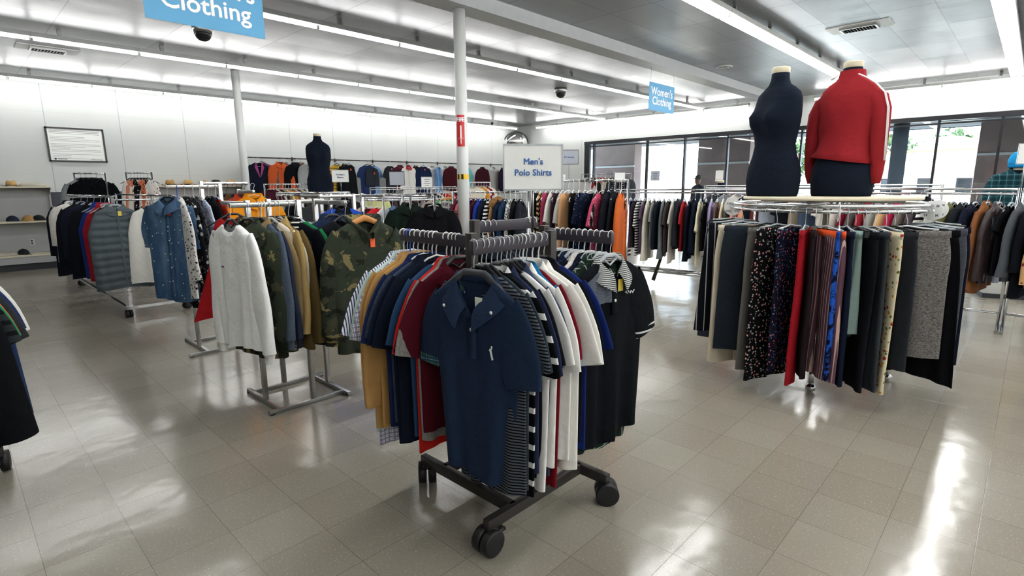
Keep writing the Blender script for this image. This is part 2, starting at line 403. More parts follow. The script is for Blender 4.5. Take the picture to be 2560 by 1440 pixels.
# fire sign on the column
o = empty('fire_sign', (4.42, 5.03, 0), 'red FIRE sign with a white arrow pointing down on the column', 'sign')
p = curved_patch(.0725, PI*.98, PI*1.42, 1.98, 2.34); p.build('sign_plate', M['red'], o)
def on_col(r, pts):
    return [(r*math.cos(a), r*math.sin(a), z) for a, z in pts]
ar = MB()
ac = PI*1.22
for (da0, da1, z0, z1) in ((-.13, .13, 2.08, 2.22),):
    ar.loft([on_col(.0733, [(ac+da0, z0), (ac, z0), (ac+da1, z0)]), on_col(.0733, [(ac+da0, z1), (ac, z1), (ac+da1, z1)])], close=False)
ar.add(on_col(.0733, [(ac-.38, 2.08), (ac, 2.08), (ac+.38, 2.08), (ac, 2.0)]), [(0, 1, 3), (1, 2, 3)])
ar.build('arrow', M['inkw'], o)
for i, ch in enumerate('FIRE'):
    a = PI*1.04+i*.33
    text(ch, .065, M['inkw'], o, (.0732*math.cos(a), .0732*math.sin(a), 2.285), (PI/2, 0, a+PI/2), .002)
# fire extinguisher hung on the column
o = empty('fire_extinguisher', (4.30, 5.10, .62), 'red fire extinguisher with a paper label beside the column', 'fire extinguisher')
e = MB(); e.lathe([(.0, 0), (.075, .0), (.08, .02), (.08, .42), (.065, .48), (.03, .51), (.0, .51)], n=24); e.build('cylinder', M['red'], o)
e = MB(); e.cyl((0, 0, .5), (0, 0, .56), .022, 12); e.box((0, -.02, .575), (.03, .12, .018)); e.box((0, -.02, .605), (.026, .10, .012)); e.build('valve_handle', M['black'], o)
e = MB(); e.tube([(0, .03, .54), (.06, .05, .52), (.09, .04, .4), (.09, .03, .2)], .011, 8); e.build('hose', M['rubber'], o)
e = curved_patch(.0812, PI*1.0, PI*1.75, .2, .36); e.build('paper_label', M['signwhite'], o)
e = MB(); e.box((.055, 0, .3), (.10, .03, .12)); e.build('bracket', M['steel'], o)

# ------------------------------------------------------------------ fluorescent fixtures
def fixture(double):
    o = bpy.data.objects.new('light_fixture', None); COL.objects.link(o)
    h = MB(); h.box((0, 0, .050), (1.215, .20 if double else .115, .056)); h.build('housing', M['white'], o, False)
    for yy in ((-.048, .048) if double else (0,)):
        t = MB(); t.tube([(-.585, yy, 0), (.585, yy, 0)], .019, 8); t.build('lamp_tube', M['tube'], o)
    for sx in (-.598, .598):
        for yy in ((-.048, .048) if double else (0,)): s_ = MB(); s_.box((sx, yy, .008), (.012, .03, .05)); s_.build('lamp_socket', M['steel'], o, False)
    b = MB(); b.box((-.3, 0, .125), (.05, .04, .085)); b.box((-.3, 0, .09), (.03, .10, .02)); b.build('bracket', M['steel'], o, False)
    return o
FX1, FX2 = fixture(False), fixture(True)
used = set()
def put_fix(double, x, y, rz, label, group):
    src = FX2 if double else FX1
    o = src if double not in used else copy_tree(src)
    used.add(double); o.location = (x, y, 3.49); o.rotation_euler.z = rz
    tag(o, label, 'ceiling light', group)
def row(y, x0, n, double, name):
    for i in range(n):
        put_fix(double, x0+1.22*i, y, 0, '%s fluorescent fixture, %s from the window end of %s' % ('twin-tube' if double else 'single-tube', nth(n-i), name), 'fixtures of '+name)
row(13.65, .57, 12, False, 'the row along the back wall')
row(9.93, -.67, 13, False, 'the middle row of the left half')
row(6.78, -.67, 13, False, 'the row nearest the ceiling beam')
row(2.96, .09, 12, True, 'the twin row right of the beam')
row(.53, 1.85, 11, True, 'the twin row at far right')
row(-2.2, -3.2, 14, True, 'the added twin row behind the viewer')  # unseen rows, added to light garments and floor from behind the camera
row(-5.2, -3.2, 14, True, 'the added rearmost twin row')
for i in range(6): put_fix(False, 14.85, 12.36-1.22*i, PI/2, 'single-tube fluorescent fixture, %s from the corner along the window wall' % nth(i+1), 'fixtures along the window wall')
for i in range(5): put_fix(False, 14.85, 3.52-1.22*i, PI/2, 'single-tube fluorescent fixture, %s right of the gap along the window wall' % nth(i+1), 'right fixtures along the window wall')

# ------------------------------------------------------------------ ceiling vents, speaker, detector, cameras
def vent(x, y, rz, label):
    o = empty('air_vent', (x, y, ZC), label, 'air vent', None, rz)
    v = MB(); v.box((0, 0, -.006), (.75, .42, .012)); v.build('cover_panel', M['white'], o, False)
    v = MB()
    for sx in (-.21, .21): v.box((sx, 0, -.025), (.02, .24, .03))
    for sy in (-.12, .12): v.box((0, sy, -.025), (.44, .02, .03))
    v.build('grille_frame', M['steel'], o, False)
    v = MB(); v.box((0, 0, -.014), (.4, .22, .004)); v.build('dark_opening', M['black'], o, False)
    for i in range(11):
        v = MB(); v.add([(-.19+.038*i-.011, -.11, -.038), (-.19+.038*i+.011, -.11, -.018), (-.19+.038*i+.011, .11, -.018), (-.19+.038*i-.011, .11, -.038),
                         (-.19+.038*i-.009, -.11, -.039), (-.19+.038*i+.013, -.11, -.019), (-.19+.038*i+.013, .11, -.019), (-.19+.038*i-.009, .11, -.039)],
                        [(0, 1, 2, 3), (7, 6, 5, 4), (0, 4, 5, 1), (1, 5, 6, 2), (2, 6, 7, 3), (3, 7, 4, 0)])
        v.build('louvre_blade', M['metalw'], o, False)
vent(9.2, 2.06, PI/2, 'louvred ceiling vent right of the twin light row')
vent(1.51, 11.38, 0, 'louvred ceiling vent above the framed notice')
o = empty('ceiling_speaker', (10.43, 4.48, ZC), 'round flush ceiling speaker beside the beam', 'speaker')
v = MB(); v.lathe([(.15, 0), (.15, -.012), (.12, -.02), (.12, -.012), (.0, -.012)], n=32); v.build('speaker_ring', M['white'], o)
v = MB(); v.lathe([(.118, -.013), (.06, -.02), (0, -.022)], n=32); v.build('speaker_grille', M['steel'], o)
o = empty('smoke_detector', (11.75, 3.9, ZC), 'small round smoke detector left of the twin light row', 'smoke detector')
v = MB(); v.lathe([(.06, 0), (.06, -.02), (.045, -.035), (0, -.037)], n=24); v.build('detector_body', simple('detector_plastic', 'a08c86', .5), o)
v = MB(); v.lathe([(.1, 0), (.1, -.008), (.0, -.008)], n=24); v.build('mounting_plate', M['white'], o)
def dome(x, y, r, label):
    o = empty('dome_camera', (x, y, ZC), label, 'security camera', 'dome cameras on the ceiling')
    v = MB(); v.lathe([(r, 0), (r, -.06*r/.12), (r*.85, -.09*r/.12), (0, -.09*r/.12)], n=28); v.build('camera_housing', M['steel'], o)
    v = MB(); v.lathe([(r*.84*math.cos(a), -.09*r/.12-r*.8*math.sin(a)) for a in [i*PI/16 for i in range(9)]], n=28)
    t = NT('black_dome'); t.set(color=(.01, .01, .012, 1), rough=.08); v.build('camera_dome', t.m, o)
dome(10.0, 8.0, .14, 'black dome camera on the ceiling right of the near column')
dome(2.78, 8.37, .13, 'black dome camera partly hidden behind the near blue sign')
o = empty('bullet_camera', (13.0, 13.25, ZC), 'small white camera on the ceiling near the back corner', 'security camera')
v = MB(); v.cyl((0, 0, 0), (0, 0, -.12), .02, 12); v.lathe([(.045, 0), (.045, -.015)], n=16); v.build('mount', M['white'], o)
v = MB(); v.cyl((-.09, -.06, -.14), (.08, .06, -.12), .05, 16); v.build('camera_barrel', M['white'], o)
v = MB(); v.cyl((-.1, -.067, -.142), (-.088, -.06, -.14), .04, 16); v.build('lens', M['black'], o)

# ------------------------------------------------------------------ hanging signs
def hang_sign(x, label):
    o = empty('hanging_sign', (x, 5.06, 2.8), label, 'sign')
    b = MB(); b.box((0, 0, .235), (.9, .006, .47)); b.build('sign_board', M['signblue'], o, False)
    for s_, z in (("Women's", .325), ('Clothing', .165)): text(s_, .19, M['inkw'], o, (0, -.0042, z), (PI/2, 0, 0), 0, sx=1.04, dup=.0035)
    for sx in (-.42, .42):
        k = MB(); k.tube([(sx, 0, .465), (sx*.97, 0, .52), (sx*.97, 0, .70)], .003, 6); k.build('hanging_wire', M['metalw'], o)
hang_sign(1.735, 'blue hanging sign with white lettering, the near one cut by the top edge')
hang_sign(9.22, "blue hanging Women's Clothing sign, the far one right of the column")

# ------------------------------------------------------------------ convex mirror, framed notice
o = empty('convex_mirror', (14.78, 13.85, 2.96), 'round convex security mirror high in the back corner', 'mirror')
Rm = .45
v = MB(); v.lathe([(Rm*math.sin(a)/math.sin(.75), .16*(math.cos(a)-1)/(1-math.cos(.75))) for a in [i*.75/12 for i in range(13)]], n=40); mo = v.build('mirror_face', M['mirror'], o)
v = MB(); v.lathe([(Rm-.01, -.175), (Rm+.012, -.165), (Rm+.012, -.15), (Rm-.008, -.15)], n=40); v2 = v.build('mirror_rim', M['black'], o)
v = MB(); v.lathe([(Rm-.01, -.17), (0, -.19)], n=32); v3 = v.build('mirror_back', M['black'], o)
d = Vector((-.62, -.76, -.22)).normalized(); q = d.to_track_quat('Z', 'Y')
for k in (mo, v2, v3): k.rotation_mode = 'QUATERNION'; k.rotation_quaternion = q
v = MB(); v.tube([(.02, .02, 0), (.1, .19, .1)], .02, 10); v.build('wall_bracket', M['black'], o)

o = empty('framed_notice', (2.11, YA-.02, 2.39), 'black framed white notice of printed text on the back wall', 'framed notice')
v = MB(); W_, H_ = .91, .64
for sx in (-1, 1): v.box((sx*(W_/2), 0, 0), (.03, .03, H_+.03))
for sz in (-1, 1): v.box((0, 0, sz*H_/2), (W_+.03, .03, .03))
v.build('picture_frame', M['black'], o, False)
v = MB(); v.box((0, .004, 0), (W_, .01, H_)); v.build('paper_sheet', M['signwhite'], o, False)
rnd = random.Random(4); v = MB(); z = .27
for i in range(17):
    if i in (3, 7, 13): z -= .03
    w_ = rnd.choice([.8, .8, .8, .55, .3]); v.box((-.41+w_/2, -.0018, z), (w_, .001, .008 if i < 2 else .005)); z -= .028
v.build('printed_lines', M['inkd'], o, False)
v = MB(); v.lathe([(.0, -.002), (.018, -.002)], c=(-.37, 0, -.28), n=16, axis='y'); v.box((-.26, -.002, -.28), (.15, .001, .012)); v.box((.3, -.002, -.285), (.2, .001, .006)); v.build('logo_mark', M['black'], o, False)

# ------------------------------------------------------------------ wall shelving with hats (left)
def shelving(x0, x1, label, base=True):
    o = empty('shelving_unit', ((x0+x1)/2, YA-.02, 0), label, 'shelf', 'grey wall shelving units')
    w_ = x1-x0
    v = MB(); v.box((0, -.02, .8), (w_, .03, 1.52)); v.build('back_panel', M['panel'], o, False)
    for sx in (-1, 1): v = MB(); v.box((sx*(w_/2-.012), -.045, .8), (.025, .05, 1.55)); v.build('upright', M['panel'], o, False)
    for z, d_ in ((.28, .44), (.91, .36), (1.56, .36)):
        v = MB(); v.box((0, -.04-d_/2, z), (w_, d_, .03)); s_ = v.build('shelf_board', M['shelf'], o, False)
        if z > .5:
            for sx in (-1, 1):
                v = MB(); v.add([(sx*(w_/2-.01), -.04, -.015+z), (sx*(w_/2-.01), -.04-d_*.95, -.015+z), (sx*(w_/2-.01), -.04, z-.16), (sx*(w_/2-.014), -.04, -.015+z), (sx*(w_/2-.014), -.04-d_*.95, -.015+z), (sx*(w_/2-.014), -.04, z-.16)], [(0, 1, 2), (5, 4, 3), (0, 3, 4, 1), (1, 4, 5, 2), (2, 5, 3, 0)]); v.build('shelf_bracket', M['panel'], o, False)
    v = MB(); v.box((0, -.25, .20), (w_, .42, .14)); v.build('base_deck', M['panel'], o, False)
    v = MB(); v.box((0, -.22, .065), (w_, .36, .13)); v.build('toe_kick', M['base'], o, False)
    return o
shelving(-1.4, 1.56, 'grey wall shelving under the framed notice, caps on its boards')
shelving(3.1, 5.5, 'grey wall shelving behind the racks with a row of brimmed hats')
v = MB(); v.box((2.33, YA-.03, .73), (1.5, .05, 1.46)); o = v.build('wall_panel', M['dkpanel'], None, False); tag(o, 'dark grey wall panel between the two shelving units', 'panel')
o = empty('wall_outlet', (1.17, YA-.056, .5), 'small white wall outlet above the lowest shelf', 'outlet')
v = MB(); v.box((0, 0, 0), (.08, .012, .12), bev=.004); v.build('cover_plate', M['white'], o)
v = MB(); v.box((0, -.007, .025), (.03, .004, .03)); v.box((0, -.007, -.025), (.03, .004, .03)); v.build('socket', M['dark'], o)

def hat_brim(x, y, z, kind, mat, label, rz=0, s=1):
    o = empty('brimmed_hat', (x, y, z), label, 'hat', None, rz)
    b = MB(); n = 32
    rings = []
    for rr, zz in ((.085, .004), (.12, .0), (.15, .006), (.152, .01), (.12, .006), (.085, .010)):
        rings.append([(s*rr*math.cos(a)*.92, s*rr*1.12*math.sin(a), s*(zz+(rr-.085)*.28*math.cos(2*a)**2*(1 if kind else .3))) for a in [2*PI*k/n for k in range(n)]])
    b.loft(rings); b.build('brim', mat, o)
    c = MB(); rings = []
    for rr, zz in ((.088, .004), (.086, .05), (.078, .09), (.06, .11), (.03, .105), (.001, .095)):
        rings.append([(s*rr*math.cos(a)*.9*(1-.25*(zz > .08)*abs(math.sin(a))), s*rr*1.15*math.sin(a), s*(zz-.018*(zz > .08)*(1-abs(math.cos(a))))) for a in [2*PI*k/n for k in range(n)]])
    c.loft(rings); cr = c.build('crown', mat, o)
    d_ = MB(); d_.loft([[(s*.0895*.92*math.cos(a), s*.0895*1.15*math.sin(a), s*zz) for a in [2*PI*k/n for k in range(n)]] for zz in (.008, .03)]); d_.build('hat_band', M['felt'] if mat is not M['felt'] else M['dark'], o)
    return o
def cap(x, y, z, mat, label, rz=0):
    o = empty('baseball_cap', (x, y, z), label, 'cap', None, rz)
    c = MB(); n = 28; rings = []
    for i in range(7):
        a_ = i*PI/2/6; rings.append([(.088*math.cos(a_)*math.cos(t_), .1*math.cos(a_)*math.sin(t_), .105*math.sin(a_)**.9) for t_ in [2*PI*k/n for k in range(n)]])
    c.loft(rings); c.build('crown', mat, o)
    b = MB(); rings = []
    for k in range(9):
        t_ = -1.1+2.2*k/8
        rings.append([(.085*math.sin(t_), -.085*math.cos(t_), .004), (.082*math.sin(t_), -.095-.075*math.cos(t_), .012-.02*abs(math.sin(t_))), (.082*math.sin(t_), -.095-.075*math.cos(t_), .006-.02*abs(math.sin(t_))), (.085*math.sin(t_), -.085*math.cos(t_), 0)])
    b.loft(rings, close=True); b.build('visor', mat, o)
    e = MB(); e.lathe([(0, .112), (.008, .108), (.009, .103)], n=10); e.build('top_button', mat, o)
YS = YA-.26
hat_brim(1.0, YS, 1.577, 1, M['straw'], 'straw fedora with a dark band on the upper left shelf')
def flat_cloth(x, y, z, mat, label, w_=.34, seed=1):
    rr = random.Random(seed); n = 20; rings = []
    for rad, zz in ((1, .0), (1.02, .02), (.8, .045), (.4, .055), (.01, .05)):
        rings.append([(w_*rad*math.cos(a)*(1+.12*math.sin(3*a+seed)), .13*rad*math.sin(a)*(1+.1*math.sin(5*a)), zz*(1+.3*math.sin(4*a+seed))) for a in [2*PI*k/n for k in range(n)]])
    b = MB(); b.loft(rings, cap0=True); o = b.build('folded_cap', mat, None, True, (x, y, z)); tag(o, label, 'cap')
flat_cloth(1.28, YS, 1.577, M['greyc'], 'flattened pale cap beside the straw fedora on the upper shelf', .2, 1)
flat_cloth(.62, YS, 1.577, M['navyc'], 'flat dark cap left of the straw fedora on the upper shelf', .18, 2)
cap(.93, YS, .927, M['navyc'], 'navy cap with a pale badge, leftmost on the middle shelf', .9)
cap(1.15, YS-.02, .927, M['tan'], 'tan and black cap lying second on the middle shelf', -.6)
cap(1.31, YS, .927, M['felt'], 'plain black cap lying third on the middle shelf', 1.2)
cap(1.50, YS, .927, M['black'], 'black cap at the right end of the middle shelf', 0)
cap(1.0, YS-.05, .297, M['felt'], 'black cap standing upright on the lowest shelf', .4)
flat_cloth(.68, YS-.03, .297, M['greyc'], 'pale flattened cap on the lowest shelf', .24, 3)
for i, (x, kd, mt, nm) in enumerate(((3.62, 1, 'tan', 'tan felt hat, leftmost on the hat shelf behind the racks'), (3.98, 1, 'straw', 'pale straw hat with a wide brim, second on the hat shelf'), (4.30, 0, 'tan', 'small tan hat, third on the hat shelf behind the racks'),
        (4.57, 1, 'felt', 'black hat, fourth on the hat shelf behind the racks'), (4.90, 1, 'straw', 'straw hat with a trim, fifth on the hat shelf'), (5.22, 0, 'felt', 'black bowler style hat at the right end of the hat shelf'))):
    hat_brim(x, YS, 1.577, kd, M[mt], nm, .3*i, 1.15 if kd else 1.0)

# ------------------------------------------------------------------ outside the window
g = MB(); g.box((60, 5, -.1), (89, 160, .1)); struct('trim_4', g, M['pave'])
f = MB(); f.box((17.6, 3, 3.1), (4.2, 40, .2)); f.box((19.6, 3, 3.25), (.25, 40, .5)); o = f.build('canopy', M['soffit'], None, False); tag(o, 'dark canopy roof over the walkway outside the windows', 'canopy')
for k, y in enumerate((9.5, 7.3, 3.9, 1.2)):  # white strips put in for ceiling lights reflected in the window glass
    l_ = MB(); l_.box((17.3, y, 2.985), (.1, 1.5, .03)); o = l_.build('reflection_strip', M['white'], None, False); tag(o, 'white strip imitating a lamp reflection under the outside canopy, %s from the left' % nth(k+1), 'reflection strip', 'strips imitating lamp reflections')
for y0, y1, lb in ((11.1, 12.95, 'brown stucco pier outside the leftmost window pane'), (6.85, 8.6, 'brown stucco pier outside, left of the black dress form'), (-2.2, 1.2, 'brown stucco wall outside at the right end of the windows')):
    o = empty('outdoor_pier', (18.6, (y0+y1)/2, 0), lb, 'pier')
    v = MB(); v.box((0, 0, 1.5), (.5, y1-y0, 3.0)); v.build('pier_body', M['brown'], o, False)
    v = MB(); v.box((-.27, 0, 2.2), (.05, y1-y0, .06)); v.build('pale_stripe', M['white'], o, False)
    v = MB(); v.box((-.27, 0, .5), (.05, y1-y0, .9)); v.build('plinth', M['dark'], o, False)
v = MB(); v.lathe([(.16, 0), (.16, 3.0)], n=24); o = v.build('canopy_post', M['soffit'], None, True, (15.95, 2.48, 0)); tag(o, 'thick dark post just outside the window right of the red jacket', 'post')
o = empty('ramp_wall', (24, 12.5, 0), 'white sloping wall outside behind the left window panes', 'wall')
v = MB(); v.add([(0, 3, 0), (0, -2.6, 0), (0, -2.6, 1.0), (0, .2, 3.2), (0, 3, 3.2), (.3, 3, 0), (.3, -2.6, 0), (.3, -2.6, 1.0), (.3, .2, 3.2), (.3, 3, 3.2)], [(4, 3, 2, 1, 0), (5, 6, 7, 8, 9), (0, 1, 6, 5), (1, 2, 7, 6), (2, 3, 8, 7), (3, 4, 9, 8), (4, 0, 5, 9)]); v.build('wall_slab', M['stucco'], o, False)
v = MB(); v.box((-.05, 1.6, 3.28), (.5, 2.9, .16)); v.build('coping', M['white'], o, False)
o = empty('outdoor_building', (70, 6.5, 0), 'pale building with an arched parapet across the car park', 'building')
v = MB(); v.box((0, 0, 2.2), (6, 20, 4.4)); v.build('wall', M['stucco'], o, False)
v = MB(); v.loft([[(x_, 2.6*math.cos(a), 4.3+1.5*math.sin(a)) for a in [PI*k/16 for k in range(17)]] for x_ in (-3.1, -2.6)], close=True, cap0=True, cap1=True); v.build('arched_parapet', M['stucco'], o, False)
v = MB(); v.add([(-3.4, -10.2, 2.6), (-3.4, 10.2, 2.6), (-2.9, 10.2, 3.1), (-2.9, -10.2, 3.1)], [(0, 1, 2, 3)]); v.box((0, 0, 4.5), (6.4, 20.4, .16)); v.build('tiled_roof_edge', M['tile'], o, False)
for k in range(6):
    v = MB(); v.box((-3.02, -7.5+3*k, 1.2), (.06, 1.2, 1.4)); fr_ = v.build('window', M['frame'], o, False)
    v = MB(); v.box((-3.06, -7.5+3*k, 1.2), (.02, 1.0, 1.2)); v.build('pane', M['glass'], fr_, False)
def tree(x, y, h, r, seed, label):
    rr = random.Random(seed); o = empty('tree', (x, y, 0), label, 'tree', 'trees beyond the car park')
    v = MB(); v.tube([(0, 0, 0), (.1, 0, h*.4), (0, .1, h*.8)], [.25, .18, .08], 8); v.build('trunk', M['trunk'], o)
    v = MB()
    for k in range(420):
        a, b_, q_ = rr.uniform(0, 2*PI), rr.uniform(-1, 1), rr.uniform(.5, 1)
        cx, cy, cz = r*q_*math.cos(a)*math.sqrt(1-b_*b_), r*q_*math.sin(a)*math.sqrt(1-b_*b_), h*.7+b_*q_*h*.33
        for _ in range(2):
            e1 = Vector((rr.uniform(-1, 1), rr.uniform(-1, 1), rr.uniform(-1, 1)))*.35; e2 = Vector((rr.uniform(-1, 1), rr.uniform(-1, 1), rr.uniform(-1, 1)))*.35
            c_ = Vector((cx, cy, cz)); v.add([c_, c_+e1, c_+e1+e2, c_+e2], [(0, 1, 2, 3)])
    v.build('foliage', M['leaf'], o, False)
tree(82, 13.5, 7.2, 2.6, 1, 'leafy tree left of the arched parapet, beyond the building'); tree(84, 8.2, 7.6, 2.2, 2, 'leafy tree just behind the arched parapet'); tree(60, 17.5, 5.6, 2.4, 3, 'leafy tree between the red jacket and the thick post outside'); tree(83, 2.6, 7.4, 2.6, 4, 'leafy tree right of the arched parapet')

# ------------------------------------------------------------------ garments
# local frame: x across the shoulders, -y the front, z = 0 where the hanger hook sits on the rail
def sgn(v, p): return math.copysign(abs(v)**p, v)
class Torso:
    def __init__(s, L, sw, ch, hem, nw, zn, drop, t, seed, scoop=.03, fold=.012, M_=44, rows=16, quilt=0, vneck=True, them=None, flat=.75, backdrop=.0):
        rr = random.Random(seed); s.L, s.sw, s.nw, s.zn, s.drop, s.hem = L, sw, nw, zn, drop, hem
        ph = [rr.uniform(0, 6.28) for _ in range(8)]; n1, n2 = rr.uniform(1.6, 2.6), rr.uniform(3.4, 5.2); lean = rr.uniform(-.012, .012)
        zs = zn-drop; zb = zn-L; s.zs = zs; s.scoop = scoop
        them = them or t*1.25
        prof = []
        for k in range(8):
            u = k/7; prof.append((nw+(sw-nw)*u, zn-drop*u**1.25, .45*t+.55*t*u**.7+.004, 0.0))
        for k in range(1, rows+1):
            u = k/rows; z = zs+(zb-zs)*u
            if u < .28: w_ = sw+(ch-sw)*(u/.28)**.7
            else: w_ = ch+(hem-ch)*((u-.28)/.72)
            prof.append((w_, z, t+(them-t)*u, u))
        rings = []
        for i, (w_, z, tt, u) in enumerate(prof):
            ring = []
            amp = fold*(.15+u**.8)
            for k in range(M_):
                a = 2*PI*k/M_; cx, cy = math.cos(a), math.sin(a)
                x = w_*sgn(cx, .8); y = tt*sgn(cy, flat)
                q = x/max(w_, .01)
                d = amp*(.65*math.sin(n1*PI*q+ph[0]+u*1.3)+.45*math.sin(n2*PI*q+ph[1]-u*.9)+.2*math.sin(9*q+ph[2]+2*u))
                f2 = amp*.4*math.sin(n2*1.3*PI*q+ph[3]+.5*u)*(1 if cy < 0 else -1)*(1-abs(q))
                y += d+f2+lean*u
                if quilt: y += math.copysign(1, cy)*quilt*(abs(math.sin(PI*(zn-z)/.085))-.5)*min(1, abs(cy)*2)
                zz = z+.012*u*math.sin(3*q+ph[4])*(fold/.012)
                if cy < 0 and abs(x) < nw*1.02:
                    vv = (1-abs(x)/(nw*1.02)) if vneck else math.sqrt(max(0, 1-(x/(nw*1.02))**2))
                    zz = min(zz, zn-scoop*vv-.004*i*(1 if i < 8 else 2))
                elif cy >= 0 and abs(x) < nw: zz = min(zz, zn-.012*math.sqrt(max(0, 1-(x/nw)**2))-.002*i)
                ring.append((x, y, zz))
            rings.append(ring)
        s.rings = rings; s.mb = MB().loft(rings)
        s.front = [v for r in rings for v in r[M_//2+1:]]
        s.back = [v for r in rings for v in r[:M_//2]]
    def y(s, x, z, front=True):
        c = s.front if front else s.back
        b = sorted(c, key=lambda v: (v[0]-x)**2+(v[2]-z)**2)[:4]
        return (min if front else max)(v[1] for v in b)

def sleeve(T, side, L, w0, w1, t, a_end, seed, fold=.006, dx=.055, rows=12, n=18, a0=.85):
    rr = random.Random(seed); ph = rr.uniform(0, 6.28)
    x, z = T.sw-dx, T.zs-.062; rings = []; cy0 = rr.uniform(-.006, .006)
    for i in range(rows+1):
        u = i/rows
        a = a0+(a_end-a0)*min(1, u*L/.22)**.8
        if i: x += math.sin(a)*L/rows; z -= math.cos(a)*L/rows
        w_ = w0+(w1-w0)*u; tt = t*(.8+.25*u)
        ring = []
        for k in range(n):
            b = 2*PI*k/n; p = w_*sgn(math.cos(b), .8); q = tt*sgn(math.sin(b), .8)
            q += cy0*u*4+fold*u*math.sin(2.2*p/w_+ph+u*3)+fold*.6*math.sin(9*u+ph+p*20)
            ring.append((side*(x+math.cos(a)*p), q, z+math.sin(a)*p))
        rings.append(ring if side > 0 else ring[::-1])
    return rings

def collar_rings(T, rise=.03, flap=.055, out=.022, gap=.16, point=.02, n=26, frontdrop=None, tk=.35):
    R = [[], [], [], [], []]; fd = T.scoop if frontdrop is None else frontdrop
    ty = max(.022, .75*.03)
    for k in range(n+1):
        f = -(PI-gap)+2*(PI-gap)*k/n; s_, c_ = math.sin(f), math.cos(f)
        drop = fd*max(0, (abs(f)/PI-.42)/.58)**1.2
        fr = max(0, -c_)
        wx = T.nw*(1-.55*max(0, (abs(f)/PI-.5)*2)**2)
        b = (wx*s_, ty*c_-.006*fr, T.zn-drop)
        R[0].append((b[0], b[1], b[2]-.012)); R[1].append((b[0]*1.03, b[1]*1.1, b[2]+rise*(1-.55*fr)))
        R[2].append((b[0]*1.1, b[1]*1.25-.004*fr, b[2]+rise*(1-.55*fr)-.003))
        R[3].append((b[0]*1.25+out*.5*s_, b[1]*1.45+out*c_*.5-.008*fr, b[2]+rise*.4-flap*.4-fr*point*.3))
        R[4].append((b[0]*1.35+out*1.5*s_, b[1]*1.6+out*c_-.010*fr, b[2]-flap-fr*point))
    return R

KIND = {   # name, category, params
    'tee': dict(n='t_shirt', c='shirt', L=.72, sw=.205, ch=.225, hem=.215, nw=.085, scoop=.06, sl=.25, v=False),
    'polo': dict(n='polo_shirt', c='shirt', L=.76, sw=.205, ch=.228, hem=.22, nw=.078, scoop=.085, sl=.28, col=1),
    'sshirt': dict(n='button_shirt', c='shirt', L=.76, sw=.205, ch=.23, hem=.225, nw=.075, scoop=.07, sl=.28, col=1, btn=1),
    'shirt': dict(n='dress_shirt', c='shirt', L=.78, sw=.205, ch=.235, hem=.245, nw=.075, scoop=.06, sl=.58, col=1, btn=1),
    'sweat': dict(n='sweatshirt', c='sweatshirt', L=.70, sw=.215, ch=.26, hem=.24, nw=.08, scoop=.05, sl=.62, v=False, t=.034, cuff=1),
    'sweater': dict(n='sweater', c='sweater', L=.66, sw=.2, ch=.225, hem=.22, nw=.085, scoop=.06, sl=.56, v=False, t=.026),
    'hoodie': dict(n='hoodie', c='hoodie', L=.76, sw=.22, ch=.27, hem=.26, nw=.085, scoop=.10, sl=.64, t=.036, hood=1, cuff=1),
    'jacket': dict(n='jacket', c='jacket', L=.74, sw=.215, ch=.255, hem=.25, nw=.08, scoop=.05, sl=.60, t=.036, col=1, zip=1),
    'blazer': dict(n='blazer', c='blazer', L=.76, sw=.215, ch=.235, hem=.245, nw=.075, scoop=.34, sl=.58, t=.034, lap=1),
    'coat': dict(n='coat', c='coat', L=.98, sw=.215, ch=.25, hem=.28, nw=.08, scoop=.10, sl=.60, t=.038, col=1, zip=1),
    'puffer': dict(n='puffer_vest', c='vest', L=.68, sw=.165, ch=.26, hem=.25, nw=.08, scoop=.03, sl=0, t=.05, q=.02, col=1, zip=1),
    'vest': dict(n='vest', c='vest', L=.62, sw=.165, ch=.215, hem=.22, nw=.08, scoop=.16, sl=0, t=.026),
    'blouse': dict(n='blouse', c='blouse', L=.64, sw=.185, ch=.215, hem=.24, nw=.085, scoop=.09, sl=.16, v=False),
    'tank': dict(n='sleeveless_top', c='top', L=.66, sw=.15, ch=.205, hem=.235, nw=.085, scoop=.1, sl=0),
    'dress': dict(n='dress', c='dress', L=1.08, sw=.165, ch=.2, hem=.29, nw=.085, scoop=.11, sl=0, fold=.02),
    'sdress': dict(n='sleeved_dress', c='dress', L=1.0, sw=.185, ch=.21, hem=.28, nw=.085, scoop=.09, sl=.22, fold=.02),
}
